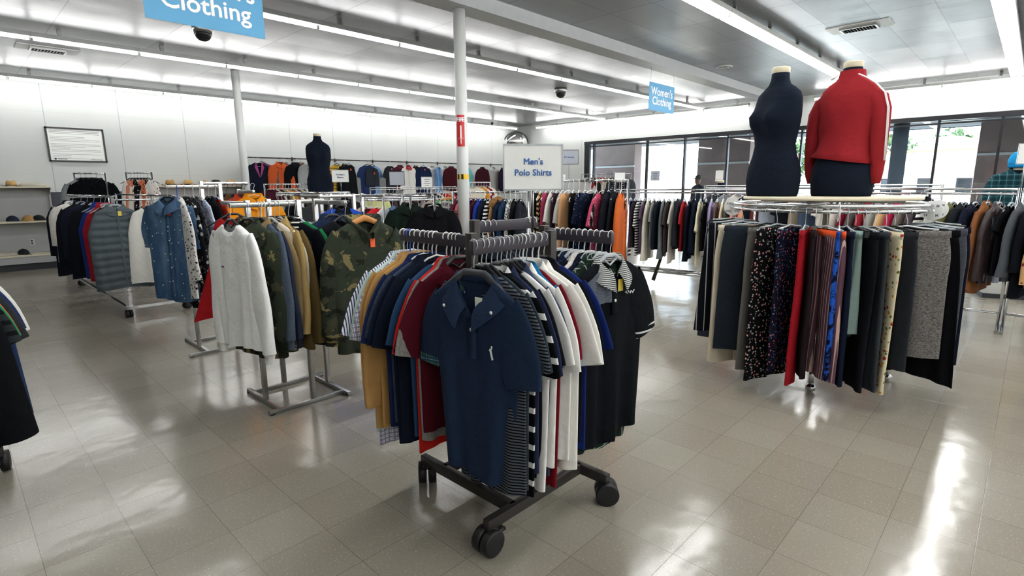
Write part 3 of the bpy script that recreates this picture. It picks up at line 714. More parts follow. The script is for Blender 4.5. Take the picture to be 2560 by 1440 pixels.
def garment_parts(kind, seed, L=None, hi=True, thin=1.0, zn=-.128, wide=1.0, sl_a=None, fold=None, slL=None, hem=None, scoop=None, nw=None):
    K = KIND[kind]; L = L or K['L']; t = K.get('t', .022)*thin
    T = Torso(L, K['sw']*wide, K['ch']*wide, (hem or K['hem'])*wide, nw or K['nw'], zn, .062 if K['sl'] else .05, t, seed, scoop or K['scoop'], fold if fold is not None else K.get('fold', .013), M_=52 if hi else 28, rows=(60 if K.get('q') else 18) if hi else (30 if K.get('q') else 9), quilt=K.get('q', 0), vneck=K.get('v', True), them=t*1.5)
    P = [('body', T.mb, 'main')]
    sl = slL or K['sl']
    rs = random.Random(seed+77)
    if sl:
        for sd_ in (1, -1):
            ae = sl_a if sl_a is not None else (.30 if sl < .3 else .10)
            ae += rs.uniform(-.05, .05)
            r_ = sleeve(T, sd_, sl, (.098 if sl < .3 else .104), .085 if sl < .3 else (.076 if kind in ('sweat', 'hoodie', 'jacket', 'coat') else .066), t*(.95 if sl < .3 else 1.25), ae, seed+sd_, rows=8 if sl < .3 else (16 if hi else 9), n=20 if hi else 12, fold=.004 if sl < .3 else .010)
            if K.get('cuff') and hi:
                P.append(('sleeve', MB().loft(r_), 'main'))
                last = r_[-1]; c_ = [sum(v[i] for v in last)/len(last) for i in range(3)]
                cr = []
                for dz, sc in ((.0, .98), (-.012, .8), (-.03, .72), (-.065, .72)):
                    cr.append([(c_[0]+(v[0]-c_[0])*sc+(.1*sd_)*(-dz)*0, c_[1]+(v[1]-c_[1])*sc, c_[2]+(v[2]-c_[2])*sc+dz) for v in last])
                P.append(('cuff', MB().loft(cr), 'alt'))
            elif hi and sl < .3:
                P.append(('sleeve', MB().loft(r_[:-1]), 'main')); P.append(('sleeve_cuff', MB().loft([r_[-2], [tuple(a*1.0 for a in v) for v in r_[-1]]]), 'alt'))
            else: P.append(('sleeve', MB().loft(r_), 'main'))
    if K.get('col'):
        big = kind in ('coat', 'jacket', 'puffer')
        P.append(('collar', MB().loft(collar_rings(T, rise=.035 if big else .026, flap=.06 if big else .05, gap=.35 if kind in ('polo', 'coat') else .12, n=26 if hi else 14), close=False), 'col'))
    if K.get('hood'):
        rings = []
        for i in range(8):
            u = i/7; f = -PI*.93+2*PI*.93*0
            ring = []
            for k in range(25):
                f = -(PI-.22)+2*(PI-.22)*k/24; s_, c_ = math.sin(f), math.cos(f); fr = max(0, -c_)
                dz = -T.scoop*max(0, (abs(f)/PI-.4)/.6)**1.2
                bul = math.sin(PI*min(1, u*1.05))
                ring.append((T.nw*s_*(1+.45*bul+.25*u)*(1-.35*fr), .03*c_*(1+1.6*bul)+.012*u-.012*fr*bul, T.zn+dz+.055*bul*(1-.5*fr)-.09*u*u*(.7+.5*fr)))
            rings.append(ring)
        P.append(('hood', MB().loft(rings, close=False), 'main'))
        if hi:
            pk = MB(); zt = T.zn-L*.62; g = [[(x_, T.y(x_, z_)-.012, z_) for x_ in (-.15+.05*i*(1 if j else .8) for i in range(7))] for j, z_ in ((0, zt), (1, zt-.1), (1, zt-.2))]
            pk.loft(g, close=False); P.append(('front_pocket', pk, 'main'))
    if K.get('lap') and hi is not None:
        for sd_ in (1, -1):
            lp = MB(); z0 = T.zn+.01; z1 = T.zn-T.scoop
            pts_in = [(sd_*(T.nw*1.0), z0), (sd_*T.nw*.66, z0-.11), (sd_*T.nw*.33, z0-.22), (sd_*.004, z1)]
            pts_out = [(sd_*(T.nw+.025), z0-.03), (sd_*(T.nw+.055), z0-.12), (sd_*(T.nw*.33+.055), z0-.23), (sd_*.012, z1-.01)]
            lp.loft([[(x_, T.y(x_, z_)-.009, z_) for x_, z_ in pts_in], [(x_, T.y(x_, z_)-.008, z_) for x_, z_ in pts_out]], close=False)
            P.append(('lapel', lp, 'col'))
    if hi and K.get('zip'):
        zb = MB(); zz = [T.zn-T.scoop-.01-(L-T.scoop-.02)*i/12 for i in range(13)]
        zb.loft([[(-.009, T.y(-.009, z_)-.003, z_), (.009, T.y(.009, z_)-.003, z_)] for z_ in zz], close=False); P.append(('zip_strip', zb, 'col'))
    if hi and K.get('btn'):
        zz = [T.zn-T.scoop-.01-(L-T.scoop-.04)*i/12 for i in range(13)]
        zb = MB().loft([[(-.018, T.y(-.018, z_)-.002, z_), (-.018, T.y(-.018, z_)-.005, z_), (.016, T.y(.016, z_)-.005, z_), (.016, T.y(.016, z_)-.002, z_)] for z_ in zz], close=False)
        P.append(('button_placket', zb, 'main'))
        for i in range(6):
            z_ = T.zn-T.scoop-.04-i*(L-T.scoop-.1)/6; b = MB(); b.lathe([(0, -.003), (.006, -.002), (.006, 0)], c=(0, T.y(0, z_)-.005, z_), n=10, axis='y'); P.append(('button', b, 'button'))
    if hi and kind == 'polo':
        zt = T.zn-T.scoop+.005; zz = [zt-.16*i/8 for i in range(9)]
        P.append(('placket', MB().loft([[(-.02, T.y(-.02, z_)-.002, z_), (-.02, T.y(-.02, z_)-.006, z_), (.018, T.y(.018, z_)-.006, z_), (.018, T.y(.018, z_)-.002, z_)] for z_ in zz], close=False), 'main'))
        for i in range(2):
            z_ = zt-.045-.055*i; b = MB(); b.lathe([(0, -.004), (.007, -.003), (.0075, 0)], c=(0, T.y(0, z_)-.006, z_), n=12, axis='y'); P.append(('button', b, 'button'))
    return T, P

def hook_pts(r=.019, neck=-.105):
    P = [(0, 0, neck), (0, 0, neck+.03), (.004, 0, neck+.045)]
    P += [(r*math.cos(a)+0, 0, -r+.003+r*math.sin(a)) for a in [-.9+i*(PI+.9+.5)/14 for i in range(15)]]
    return P
def make_hanger(style, far=False):
    """a clothes hanger; hook and body"""
    nm = 'clothes_hanger' if style not in ('clip', 'clipb', 'clipc') else 'clip_hanger'
    mats = dict(white='hwhite', black='hblack', grey='hgrey', blue='hblue', wood='hwood', clear='hclear', wire='metalw', clip='hclear', clipb='hblack', clipc='metalw')
    mat = M[mats[style]]
    hk = MB(); hk.tube(hook_pts(), .0032 if style in ('white', 'blue') else .0021, 6)
    hm = mat if style in ('white', 'blue') else (M['hblack'] if style == 'wireb' else M['metalw'])
    b = MB()
    if style in ('clip', 'clipb', 'clipc'):
        b.tube([(-.17, 0, -.125), (-.08, 0, -.118), (0, 0, -.106), (.08, 0, -.118), (.17, 0, -.125)], .006, 6)
        clips = []
        for sx in (-.15, .15): c = MB(); c.box((sx, 0, -.145), (.022, .026, .045)); c.box((sx, -.014, -.138), (.014, .008, .03)); clips.append(c)
    elif style == 'wood':
        rings = []
        for i in range(17):
            u = -1+i/8; z = -.108-.098*abs(u)**1.2; x = .215*u; h = .022-.007*abs(u)
            rings.append([(x, .008*math.cos(a), z+h*math.sin(a)) for a in [2*PI*k/12 for k in range(12)]])
        b.loft(rings, cap0=True, cap1=True)
    elif style == 'grey':
        rings = []
        for i in range(17):
            u = -1+i/8; x = .2*u; zt = -.098-(.012 if abs(u) < .28 else   .012+.152*(abs(u)-.28)); zb = -.15-.03*(abs(u)**1.2) if abs(u) > .3 else -.135+.0*abs(u)
            zb = min(zb, zt-.012); rings.append([(x, -.006, zt), (x, .006, zt), (x, .006, zb), (x, -.006, zb)])
        b.loft(rings, cap0=True, cap1=True)
    elif style in ('clear', 'black'):
        b.tube([(-.2, 0, -.2), (-.13, 0, -.164), (-.05, 0, -.118), (-.03, 0, -.104), (.03, 0, -.104), (.05, 0, -.118), (.13, 0, -.164), (.2, 0, -.2)], [.005, .007, .009, .009, .009, .009, .007, .005], 7)
        b.tube([(-.05, 0, -.118), (0, 0, -.15), (.05, 0, -.118)], .005, 6)
    else:
        b.tube([(0, 0, -.106), (-.05, 0, -.118), (-.12, 0, -.158), (-.195, 0, -.2), (-.185, 0, -.214), (.185, 0, -.214), (.195, 0, -.2), (.12, 0, -.158), (.05, 0, -.118)], .0045 if style != 'wire' else .0022, 7, closed=True)
    if far:
        mb = MB(); mb.add(hk.V, hk.F); mb.add(b.V, b.F)
        return mb.build(nm, mat)
    o = bpy.data.objects.new(nm, None); COL.objects.link(o)
    h_ = hk.build('hook', hm, o)
    b.build('hanger_body', mat, o)
    if style in ('clip', 'clipb', 'clipc'):
        for c in clips: c.build('clip', M['hclear'] if style != 'clipb' else M['hblack'], o, False)
    return o
HG = {}
HNAME = dict(white='white plastic hanger', black='black hanger', grey='broad grey plastic hanger', blue='bright blue hanger', wood='wooden hanger', clear='clear plastic hanger', wire='thin wire hanger', clip='clear clip hanger', clipb='black clip hanger', clipc='white clip hanger')
def put_hanger(style, far, loc, rz, place, group):
    k = (style, far)
    if k not in HG: HG[k] = make_hanger(style, far); o = HG[k]
    else: o = copy_tree(HG[k])
    o.location = loc; o.rotation_euler.z = rz
    tag(o, HNAME[style]+', '+place, 'hanger', 'hangers '+group if group else None)
    return o

PROTO = {}
def far_mesh(kind, seed, L, thin):
    k = (kind, seed % 5, thin)
    if k not in PROTO:
        T, P = garment_parts(kind, seed % 5+11, None, False, thin)
        mb = MB()
        for n_, p_, mm in P: mb.add(p_.V, p_.F)
        me = bpy.data.meshes.new(KIND[kind]['n']); me.from_pydata(mb.V, [], mb.F); me.materials.append(M['white'])
        me.polygons.foreach_set('use_smooth', [True]*len(me.polygons)); me.update(); PROTO[k] = me
    return PROTO[k]
SEED = [100]
TAGM = dict(r='tagred', y='tagyel', o='tagora', w='tagwht', g='taggrn')
TAGN = dict(r='red price tag', y='yellow price tag', o='orange price tag', w='pale price tag', g='green price tag')
def put_garment(spec, loc, rz, place, group, far, thin=1.0):
    """spec: (kind, fabric, description, options)"""
    kind, fab, desc = spec[:3]; op = spec[3] if len(spec) > 3 else {}
    SEED[0] += 1; seed = op.get('seed', SEED[0])
    K = KIND[kind]; label = desc+', '+place
    mat = fabric(fab)
    if far and not op.get('hi'):
        o = bpy.data.objects.new(K['n'], far_mesh(kind, seed, None, thin)); COL.objects.link(o)
        o.material_slots[0].link = 'OBJECT'; o.material_slots[0].material = mat
        if 'L' in op: o.scale.z = op['L']/K['L']
        o.location = loc; o.rotation_euler.z = rz
        if 'L' in op: o.location.z -= .128*(1-o.scale.z)
        tag(o, label, K['c'], group)
        if 'tag' in op and KIND[kind]: far_tag(o, op['tag'], K)
        return o
    T, P = garment_parts(kind, seed, op.get('L'), True, thin*op.get('thin', 1), wide=op.get('wide', 1), sl_a=op.get('sla'), fold=op.get('fold'), slL=op.get('slL'), hem=op.get('hem'), scoop=op.get('scoop'), nw=op.get('nw'), zn=op.get('zn', -.128))
    o = empty(K['n'], loc, label, K['c'], group, rz)
    alt = fabric(op['alt']) if 'alt' in op else mat; colm = fabric(op['col']) if 'col' in op else mat
    ncf = 0
    for n_, p_, mm in P:
        if n_ == 'sleeve_cuff':
            ncf += 1
            if op.get('leftcuff') and ncf == 1: mm = 'main'
        pm = {'main': mat, 'alt': alt, 'col': colm, 'button': M['hwhite'] if not op.get('dkbtn') else M['hblack']}[mm]
        c = p_.build(n_, pm, o)
        if mm == 'col' and 'collab' in op: c['label'] = op['collab']
        if mm == 'alt' and 'altlab' in op: c['label'] = op['altlab']
    if 'tag' in op:
        x_, z_ = op.get('tagpos', (.03, T.zn-T.scoop-.03)); b = MB(); y_ = T.y(x_, z_)-.012
        b.box((x_, y_, z_), (.034, .002, .055)); c = b.build('price_tag', M[TAGM[op['tag']]], o, False); c['label'] = TAGN[op['tag']]; c.rotation_euler = (0, 0, 0)
    if op.get('fn'): op['fn'](o, T)
    return o
def far_tag(o, t, K):
    b = MB(); b.box((.03, -K.get('t', .022)-.025, -.128-K['scoop']-.03), (.036, .003, .06)); c = b.build('price_tag', M[TAGM[t]], o, False); c['label'] = TAGN[t]

def trouser_parts(kind, seed, L, w0, w1, t, hi=True):
    rr = random.Random(seed); P = []; zt = -.142
    if kind in ('skirt',):
        T = Torso(L, w0, (w0+w1)/2, w1, w0*.96, zt, .012, t, seed, scoop=.004, fold=.022, M_=60, rows=14, vneck=False)
        P.append(('skirt_panel', T.mb, 'main'))
    else:
        for sd_ in (1, -1):
            ph = rr.uniform(0, 6.28); ph2 = rr.uniform(0, 6.28); rings = []; N = 22; n = 24
            for i in range(N+1):
                u = i/N; z = zt-.02-(L-.02)*u
                w_ = (w0*.53)*(1+.10*math.sin(PI*min(1, u*3)))+(w1-w0*.53)*max(0, (u-.25)/.75)
                cx = sd_*(w0*.50+(.018 if u > .3 else .06*u)); tt = t*(1+.15*math.sin(5*u+ph))
                ring = []
                for k in range(n):
                    b = 2*PI*k/n; x = cx+w_*sgn(math.cos(b), .8)*(1-.0*u); y = tt*sgn(math.sin(b), .75)
                    y += .010*(.3+u)*math.sin(3*(x-cx)/max(w_, .01)+ph+u*2)+.002*math.sin(9*u+ph2)
                    ring.append((x+.004*u*math.sin(3*u+ph2), y, z))
                rings.append(ring)
            P.append(('trouser_leg', MB().loft(rings), 'main'))
    wb = MB(); ring = lambda z, s_: [(w0*1.02*s_*sgn(math.cos(a), .7), (t*.9)*s_*sgn(math.sin(a), .7), z) for a in [2*PI*k/32 for k in range(32)]]
    wb.loft([ring(zt+.012, .97), ring(zt+.012, 1.04), ring(zt-.03, 1.06), ring(zt-.034, 1.0)]); P.append(('waistband', wb, 'alt'))
    return P
def put_trousers(spec, loc, rz, place, group):
    kind, fab, desc, L, w0, w1 = spec[:6]; op = spec[6] if len(spec) > 6 else {}
    SEED[0] += 1; nm = {'skirt': 'skirt', 'pants': 'trousers', 'shorts': 'knit_shorts'}[kind]
    o = empty(nm, loc, desc+', '+place, {'skirt': 'skirt', 'pants': 'trousers', 'shorts': 'shorts'}[kind], group, rz)
    mat = fabric(fab); alt = fabric(op['alt']) if 'alt' in op else mat
    for n_, p_, mm in trouser_parts(kind, op.get('seed', SEED[0]), L, w0, w1, op.get('t', .02)):
        c = p_.build(n_, alt if mm == 'alt' else mat, o)
        if mm == 'alt' and 'altlab' in op: c['label'] = op['altlab']
    return o

def kind_of(desc, i=0):
    for w_, k in (('cardigan', 'sweater'), ('sweater', 'sweater'), ('coat', 'coat'), ('blazer', 'blazer'), ('jacket', 'jacket'), ('blouse', 'blouse'), ('dress', 'dress'), ('shirt', 'shirt'), ('tee', 'tee')):
        if desc.split()[-1] == w_ or w_+' ' in desc: return k
    return ('tee', 'blouse', 'sweater')[i % 3]
def hang(A, B, items, face, railname, from_, far, group, style='black', thin=1.0, jit=.05, hanger=True, ts=None, hidden=0):
    """garments along a rail from A (first item) to B; face = direction the fronts look"""
    A, B = Vector(A), Vector(B); n = len(items); rr = random.Random(len(railname)+n)
    for i, sp in enumerate(items):
        op = sp[3] if len(sp) > 3 else {}
        t_ = ts[i] if ts else (i+.5)/n
        p = A.lerp(B, t_); p.z += .001
        f_ = op.get('face', face)
        rz = math.atan2(f_[1], f_[0])+PI/2+rr.uniform(-jit, jit)+op.get('rot', 0)
        pl = '%s from %s of %s' % (nth(i+1), from_, railname)
        put_garment(sp, p, rz, pl, group, far, thin)
        if hanger: put_hanger(op.get('hanger', style if isinstance(style, str) else style[i % len(style)]), far, p, rz, pl, group)

# ------------------------------------------------------------------ racks
def rot2(x, y, a): return x*math.cos(a)-y*math.sin(a), x*math.sin(a)+y*math.cos(a)
def caster(o, x, y, ztop, r, a, brake=False):
    c = MB(); c.cyl((x, y, r*1.6), (x, y, ztop), r*.35, 10); c.box((x, y, r*1.75), (r*.9, r*.9, r*.25), a); ob = c.build('caster', M['black'], o)
    for s_ in (-1, 1):
        dx, dy = rot2(0, s_*r*.45, a); ox, oy = rot2(r*.35, 0, a)
        w_ = MB()
        ax = Vector(rot2(0, 1, a)+(0,)); p = Vector((x+dx+ox, y+dy+oy, r))
        w_.tube([p-ax*r*.36, p-ax*r*.33, p+ax*r*.33, p+ax*r*.36], [r*.86, r, r, r*.86], 24); w_.build('wheel', M['rubber'], ob)
    if brake:
        b = MB(); q = rot2(-r*.9, 0, a); b.box((x+q[0], y+q[1], r*1.25), (r*.9, r*.5, r*.22), a); b.build('brake_pedal', M['black'], ob)
def rack4(name, label, cx, cy, r, arms, mat, armmat, wheels, bar=(.035, .05), ext=.17, zb=.105, post=.04, armh=.055, rot=0, inner=0, cross=None):
    o = empty(name, (cx, cy, 0), label, 'clothes rack', None, rot)
    out = []
    for k, (L, z) in enumerate(arms):
        a = k*PI/2
        p = rot2(-r, 0, a); d = rot2(0, 1, a)
        b0 = rot2(-r, -r, a); b1 = rot2(-r, r+ext, a)
        m_ = ((b0[0]+b1[0])/2, (b0[1]+b1[1])/2)
        b = MB(); b.box((*m_, zb+bar[1]/2), (bar[0], math.hypot(b1[0]-b0[0], b1[1]-b0[1]), bar[1]), a, .003); b.build('base_bar', mat, o, 'auto')
        b = MB(); b.box((*p, (zb+bar[1]+z+.01)/2), (post, post, z+.01-zb-bar[1]), a, .003); b.build('post', mat, o, 'auto')
        e0 = rot2(-r, post/2, a); e1 = rot2(-r, post/2+L, a)
        b = MB(); b.box(((e0[0]+e1[0])/2, (e0[1]+e1[1])/2, z-armh/2), (.026, L, armh), a, .006); b.build('arm', armmat, o, 'auto')
        if wheels: caster(o, *rot2(-r, r+ext-.03, a), zb+.005, wheels, a+.9+k*.7, k % 2 == 1)
        else:
            f_ = MB(); q = rot2(-r, r+ext-.02, a); f_.box((q[0], q[1], .004), (bar[0]+.006, .03, .008), a); f_.build('foot_pad', M['rubber'], o, False)
        W = lambda q: (cx+rot2(q[0], q[1], rot)[0], cy+rot2(q[0], q[1], rot)[1])
        out.append(((*W(e1), z), (*W(e0), z), rot2(d[0], d[1], rot)))
    if cross:
        for k in range(4):
            a = k*PI/2; p = rot2(-r, 0, a); p2 = rot2(-r, 0, a+PI/2)
            b = MB(); b.tube([(*p, cross), (*p2, cross)], .012, 6); b.build('cross_bar', armmat, o)
    return o, out
def ring_rack(label, cx, cy, r, z, two=False, legs=.55, mat='chrome', ang0=0):
    o = empty('round_rack', (cx, cy, 0), label, 'clothes rack')
    for zz in ((z, z+.035) if two else (z,)):
        b = MB(); b.tube([(r*math.cos(a), r*math.sin(a), zz-.012) for a in [2*PI*k/64 for k in range(64)]], .0125, 8, closed=True); b.build('hang_ring', M[mat], o)
    b = MB(); b.cyl((0, 0, .12), (0, 0, z-.012), .025, 14); b.build('centre_post', M[mat], o)
    for k in range(4):
        a = ang0+k*PI/2; d = (math.cos(a), math.sin(a))
        b = MB(); b.cyl((0, 0, z-.012), (d[0]*r, d[1]*r, z-.012), .009, 8); b.build('spoke', M[mat], o)
        b = MB(); b.tube([(0, 0, .16), (d[0]*legs*.9, d[1]*legs*.9, .15), (d[0]*legs, d[1]*legs, .07)], .014, 8); b.build('base_leg', M[mat], o)
        c = MB(); c.cyl((d[0]*legs, d[1]*legs, .05), (d[0]*legs, d[1]*legs, .2), .018, 10); c.lathe([(0, 0), (.02, .006), (.034, .024), (.034, .044), (.02, .062), (0, .068)], c=(d[0]*legs, d[1]*legs, 0), n=20); c.build('caster', M['chrome'], o)
    return o
def long_rack(name, label, A, B, z, mat='chrome', double=False, base=.12, shelf=False, wheels=False):
    A, B = Vector((*A, 0)), Vector((*B, 0)); d = (B-A).normalized(); n_ = Vector((-d.y, d.x, 0)); o = empty(name, (A+B)/2, label, 'clothes rack'); c0 = (A+B)/2
    for zz in ((z, z+.045) if double else (z,)):
        b = MB(); b.tube([A-c0+Vector((0, 0, zz-.012)), B-c0+Vector((0, 0, zz-.012))], .0125, 8); b.build('rail', M[mat], o)
    for P in (A, B):
        q = P-c0
        b = MB(); b.cyl(q+Vector((0, 0, .02)), q+Vector((0, 0, z+(.045 if double else 0))), .016, 10); b.build('upright', M[mat], o)
        b = MB(); b.box((q.x, q.y, .05 if wheels else .02), (.03, .5, .03), math.atan2(d.y, d.x)); b.build('foot', M[mat], o, False)
        if wheels:
            for s_ in (-.22, .22): caster(o, q.x+n_.x*s_, q.y+n_.y*s_, .045, .028, .3)
    for s_ in ((-.12, .12) if shelf else (0,)):
        b = MB(); b.tube([A-c0+n_*s_+Vector((0, 0, base)), B-c0+n_*s_+Vector((0, 0, base))], .014 if not shelf else .022, 8); b.build('base_rail', M[mat], o)
    return o
def ray_x(px, y, z):   # plan x of the point at depth y, height z, that the camera sees in picture column px
    d = (px-1280)/1352.713
    # solve R.(P) = d * F.(P)
    P0 = Vector((0, y, z-1.525)); a = R_.x-d*F_.x; return -(R_.dot(P0)-d*F_.dot(P0))/a

# --- R1 dark four-way rack in the foreground
_, a1 = rack4('four_way_rack', 'dark bronze four-way clothes rack on black casters in the foreground', 1.80, 1.73, .24, [(.50, 1.315), (.44, 1.325), (.38, 1.32), (.44, 1.35)], M['dark'], M['darkarm'], .056)
def polo_logo(o, T):
    x, z = .095, T.zn-.27; y_ = T.y(x, z)-.004
    b = MB(); b.tube([(x-.004, y_, z+.02), (x, y_, z), (x+.006, y_, z-.022)], .004, 6); b.tube([(x+.004, y_, z+.028), (x, y_, z+.018), (x-.008, y_, z+.012)], .003, 6); b.lathe([(0, -.002), (.005, 0)], c=(x+.002, y_, z+.027), n=8, axis='y'); b.build('chest_emblem', M['hwhite'], o)
    for sx in (-1, 1):
        xx, zz = sx*.115, T.zn-.105; b = MB(); b.lathe([(0, -.003), (.006, -.002), (.007, 0)], c=(xx, T.y(xx, zz)-.03, zz), n=12, axis='y'); b.build('button', M['hwhite'], o)
    b = MB(); b.loft([[(T.nw*.98*math.sin(f)*s_, .028*math.cos(f), T.zn-.014*s_-dz) for f in [-1.2+2.4*k/12 for k in range(13)]] for s_, dz in ((1, 0), (.97, .05))], close=False); c = b.build('neck_lining', fabric('k:2b3a63,3f6b52,8fb0c8,.05'), o); c['label'] = 'blue and green plaid neck lining'
def stripe_sleeve(o, T):
    pass
def three_bars(o, T):
    for k in range(3):
        x, z = -.285-.012*k, T.zs-.235; b = MB(); b.add([(x, -.028, z), (x+.007, -.028, z), (x+.017, -.028, z+.012+.01*k), (x+.010, -.028, z+.012+.01*k)], [(0, 1, 2, 3)]); b.build('sleeve_mark', M['inkd'], o, False)
def grey_yoke(o, T):
    b = MB(); g = []
    for z in [T.zn-.045-.02*i for i in range(8)]:
        row = []
        for k in range(13):
            u = k/12; xo = -.19+.13*((T.zn-.045-z)/.14)**1.5 if True else 0; xi = -.012
            w_ = min(.19, .075+.16*((T.zn-.02-z)/.10)); x0 = -w_; x1 = -max(.004, .06*(1-(T.zn-z)/.17))
            x = x0+(x1-x0)*u; row.append((x, T.y(x, z)-.004, z))
        g.append(row)
    b.loft(g, close=False); c = b.build('yoke_panel', fabric('h:6d7480,545b66'), o); c['label'] = 'heather grey yoke panel'
    b = MB(); b.tube([(.075+.006*k, T.y(.1, T.zn-.15)-.010, T.zn-.155+.008*math.sin(k*1.9)) for k in range(12)], .0022, 5); b.build('embroidered_mark', M['hwhite'], o)
R1 = 'dark foreground rack'
L_items = [
 ('sshirt', 'v:e9ebf2,4b4a78,.012,.42', 'white and purple striped shirt', dict(hanger='white', L=.66, sla=.36)),
 ('sshirt', 'p:b9d0c8', 'pale mint shirt', dict(hanger='clear', L=.86)),
 ('sshirt', 'k:e8e9ef,5b5a86,3d3a66,.022', 'purple gingham shirt', dict(hanger='blue', L=.90)),
 ('shirt', 'p:b98f55', 'tan corduroy shirt', dict(hanger='white', L=.80, fold=.02)),
 ('shirt', 'p:bd935a', 'camel corduroy shirt', dict(hanger='white', L=.78, fold=.02)),
 ('polo', 'p:22305a', 'bright navy polo shirt', dict(hanger='white', L=.80)),
 ('tee', 'h:4a5468,3c4658', 'slate blue t-shirt', dict(hanger='wire', L=.76)),
 ('polo', 'p:152136', 'dark navy polo shirt', dict(hanger='white', L=.84)),
 ('polo', 'p:1a2232', 'blue-black polo shirt', dict(hanger='white', L=.84)),
 ('tee', 'p:2f4f74', 'steel blue t-shirt', dict(hanger='white', L=.78)),
 ('polo', 'p:b9251f', 'bright red polo shirt', dict(hanger='white', L=.84)),
 ('polo', 'h:9a9690,7f7b78', 'heather grey polo shirt', dict(hanger='black', L=.78)),
 ('polo', 'p:551523', 'maroon polo shirt', dict(hanger='black', L=.74)),
]
hang(a1[0][0], a1[0][1], L_items, (0, -1), R1+"'s left arm", 'outer end', False, 'shirts on the left arm of the foreground rack', thin=.72, jit=.06, ts=[.04, .10, .145, .20, .27, .36, .43, .49, .55, .70, .77, .82, .87])
F_items = [
 ('polo', 'p:2a3a54', 'navy polo shirt with plaid cuffs', dict(hanger='grey', L=.80, hem=.185, alt='k:24345c,3f6b52,8fb0c8,.03', altlab='blue and green plaid sleeve cuff', tag='w', tagpos=(.045, -.235), fn=polo_logo, rot=.14, wide=.93, sla=.14, thin=1.2, zn=-.148, scoop=.15, nw=.092, leftcuff=1)),
 ('tee', 's:14181f,5e646c,.012,.55', 'black fine-striped t-shirt', dict(hanger='black', L=.86)),
 ('tee', 'h:3c4a53,323d45', 'charcoal teal t-shirt', dict(hanger='black', L=.84)),
 ('polo', 's:101318,d7d9d6,.075,.3', 'black and white striped polo shirt', dict(hanger='wire', L=.86)),
 ('polo', 'p:2c3450', 'dusty indigo polo shirt', dict(hanger='black', L=.80, wide=.96)),
 ('tee', 'p:171b22', 'black v-neck t-shirt', dict(hanger='black', L=.84, wide=.94)),
 ('tee', 'p:e6e6e3', 'white cotton t-shirt', dict(hanger='black', L=.88, wide=1.03)),
 ('polo', 'p:3a4560', 'faded blue polo shirt', dict(hanger='black', L=.84, wide=.92)),
 ('polo', 'p:e8e8e4', 'white polo with raised collar', dict(hanger='black', L=.80, wide=1.05)),
 ('polo', 'p:1d6f9e', 'ocean blue polo shirt', dict(hanger='wire', L=.82, wide=.9)),
 ('tee', 'p:7a1722', 'dark red t-shirt', dict(hanger='white', L=.90, wide=.92)),
 ('polo', 'p:e6e5df', 'plain white polo shirt', dict(hanger='wire', L=.80, wide=1.06)),
 ('polo', 'p:e8e7e0', 'white sports polo with sleeve mark', dict(hanger='white', L=.84, fn=three_bars, wide=1.1)),
 ('polo', 'p:141922', 'midnight polo shirt', dict(hanger='white', L=.74, wide=1.04)),
 ('tee', 'p:1d2f72', 'royal blue t-shirt', dict(hanger='black', L=.80)),
]
hang(a1[1][0], a1[1][1], F_items, (-1, 0), R1+"'s front arm", 'outer end', False, 'shirts on the front arm of the foreground rack', thin=.62, jit=.03, ts=[.03, .12, .175, .24, .31, .36, .43, .48, .55, .60, .65, .70, .78, .87, .95])
Rr_items = [
 ('polo', 'p:14181d', 'black polo with grey yoke', dict(hanger='clear', L=.84, alt='s:14181d,c9cbc8,.03,.3', tag='y', tagpos=(.03, -.24), fn=grey_yoke, col='s:15181c,b9bbb8,.008,.6', thin=1.3, fold=.02, rot=-.12)),
 ('sshirt', 'k:24382f,1c2622,a9b5a6,.07', 'green plaid flannel shirt', dict(hanger='clear', L=.90, slL=.5)),
 ('sshirt', 'k:2a4438,1d2a26,b9c0b4,.06', 'dark green tartan shirt', dict(hanger='clear', L=.92)),
 ('polo', 'p:1a2233', 'ink navy polo shirt', dict(hanger='clear', L=.80)),
 ('polo', 'p:e2ded8', 'off-white polo shirt', dict(hanger='white', L=.76)),
 ('tee', 'p:12161b', 'plain black t-shirt', dict(hanger='clear', L=.80)),
 ('polo', 'p:1c2740', 'navy blue polo shirt', dict(hanger='clear', L=.80)),
 ('polo', 'p:161a20', 'soft black polo shirt', dict(hanger='clear', L=.78)),
 ('tee', 'p:c9a9a4', 'pale pink t-shirt', dict(hanger='clear', L=.74)),
 ('polo', 'p:2b2f35', 'graphite polo shirt', dict(hanger='clear', L=.76)),
]
hang(a1[2][0], a1[2][1], Rr_items, (0, -1), R1+"'s right arm", 'outer end', False, 'shirts on the right arm of the foreground rack', thin=.72, jit=.05, ts=[.03]+[.15+.085*i for i in range(9)])
B_items = [('tee', 'p:2b3340', 'slate t-shirt', dict(hanger='white')), ('tee', 'p:20242c', 'black jersey t-shirt', dict(hanger='white')), ('tee', 'p:353a45', 'grey blue t-shirt', dict(hanger='white')), ('polo', 'p:252b38', 'dark polo shirt', dict(hanger='wire')), ('tee', 'p:2c2f33', 'charcoal t-shirt', dict(hanger='white')), ('polo', 'p:1b2433', 'deep navy polo shirt', dict(hanger='white'))]
hang(a1[3][0], a1[3][1], B_items, (1, 0), R1+"'s rear arm", 'outer end', True, 'shirts on the rear arm of the foreground rack', thin=.7, ts=[.05, .11, .17, .75, .84, .92])
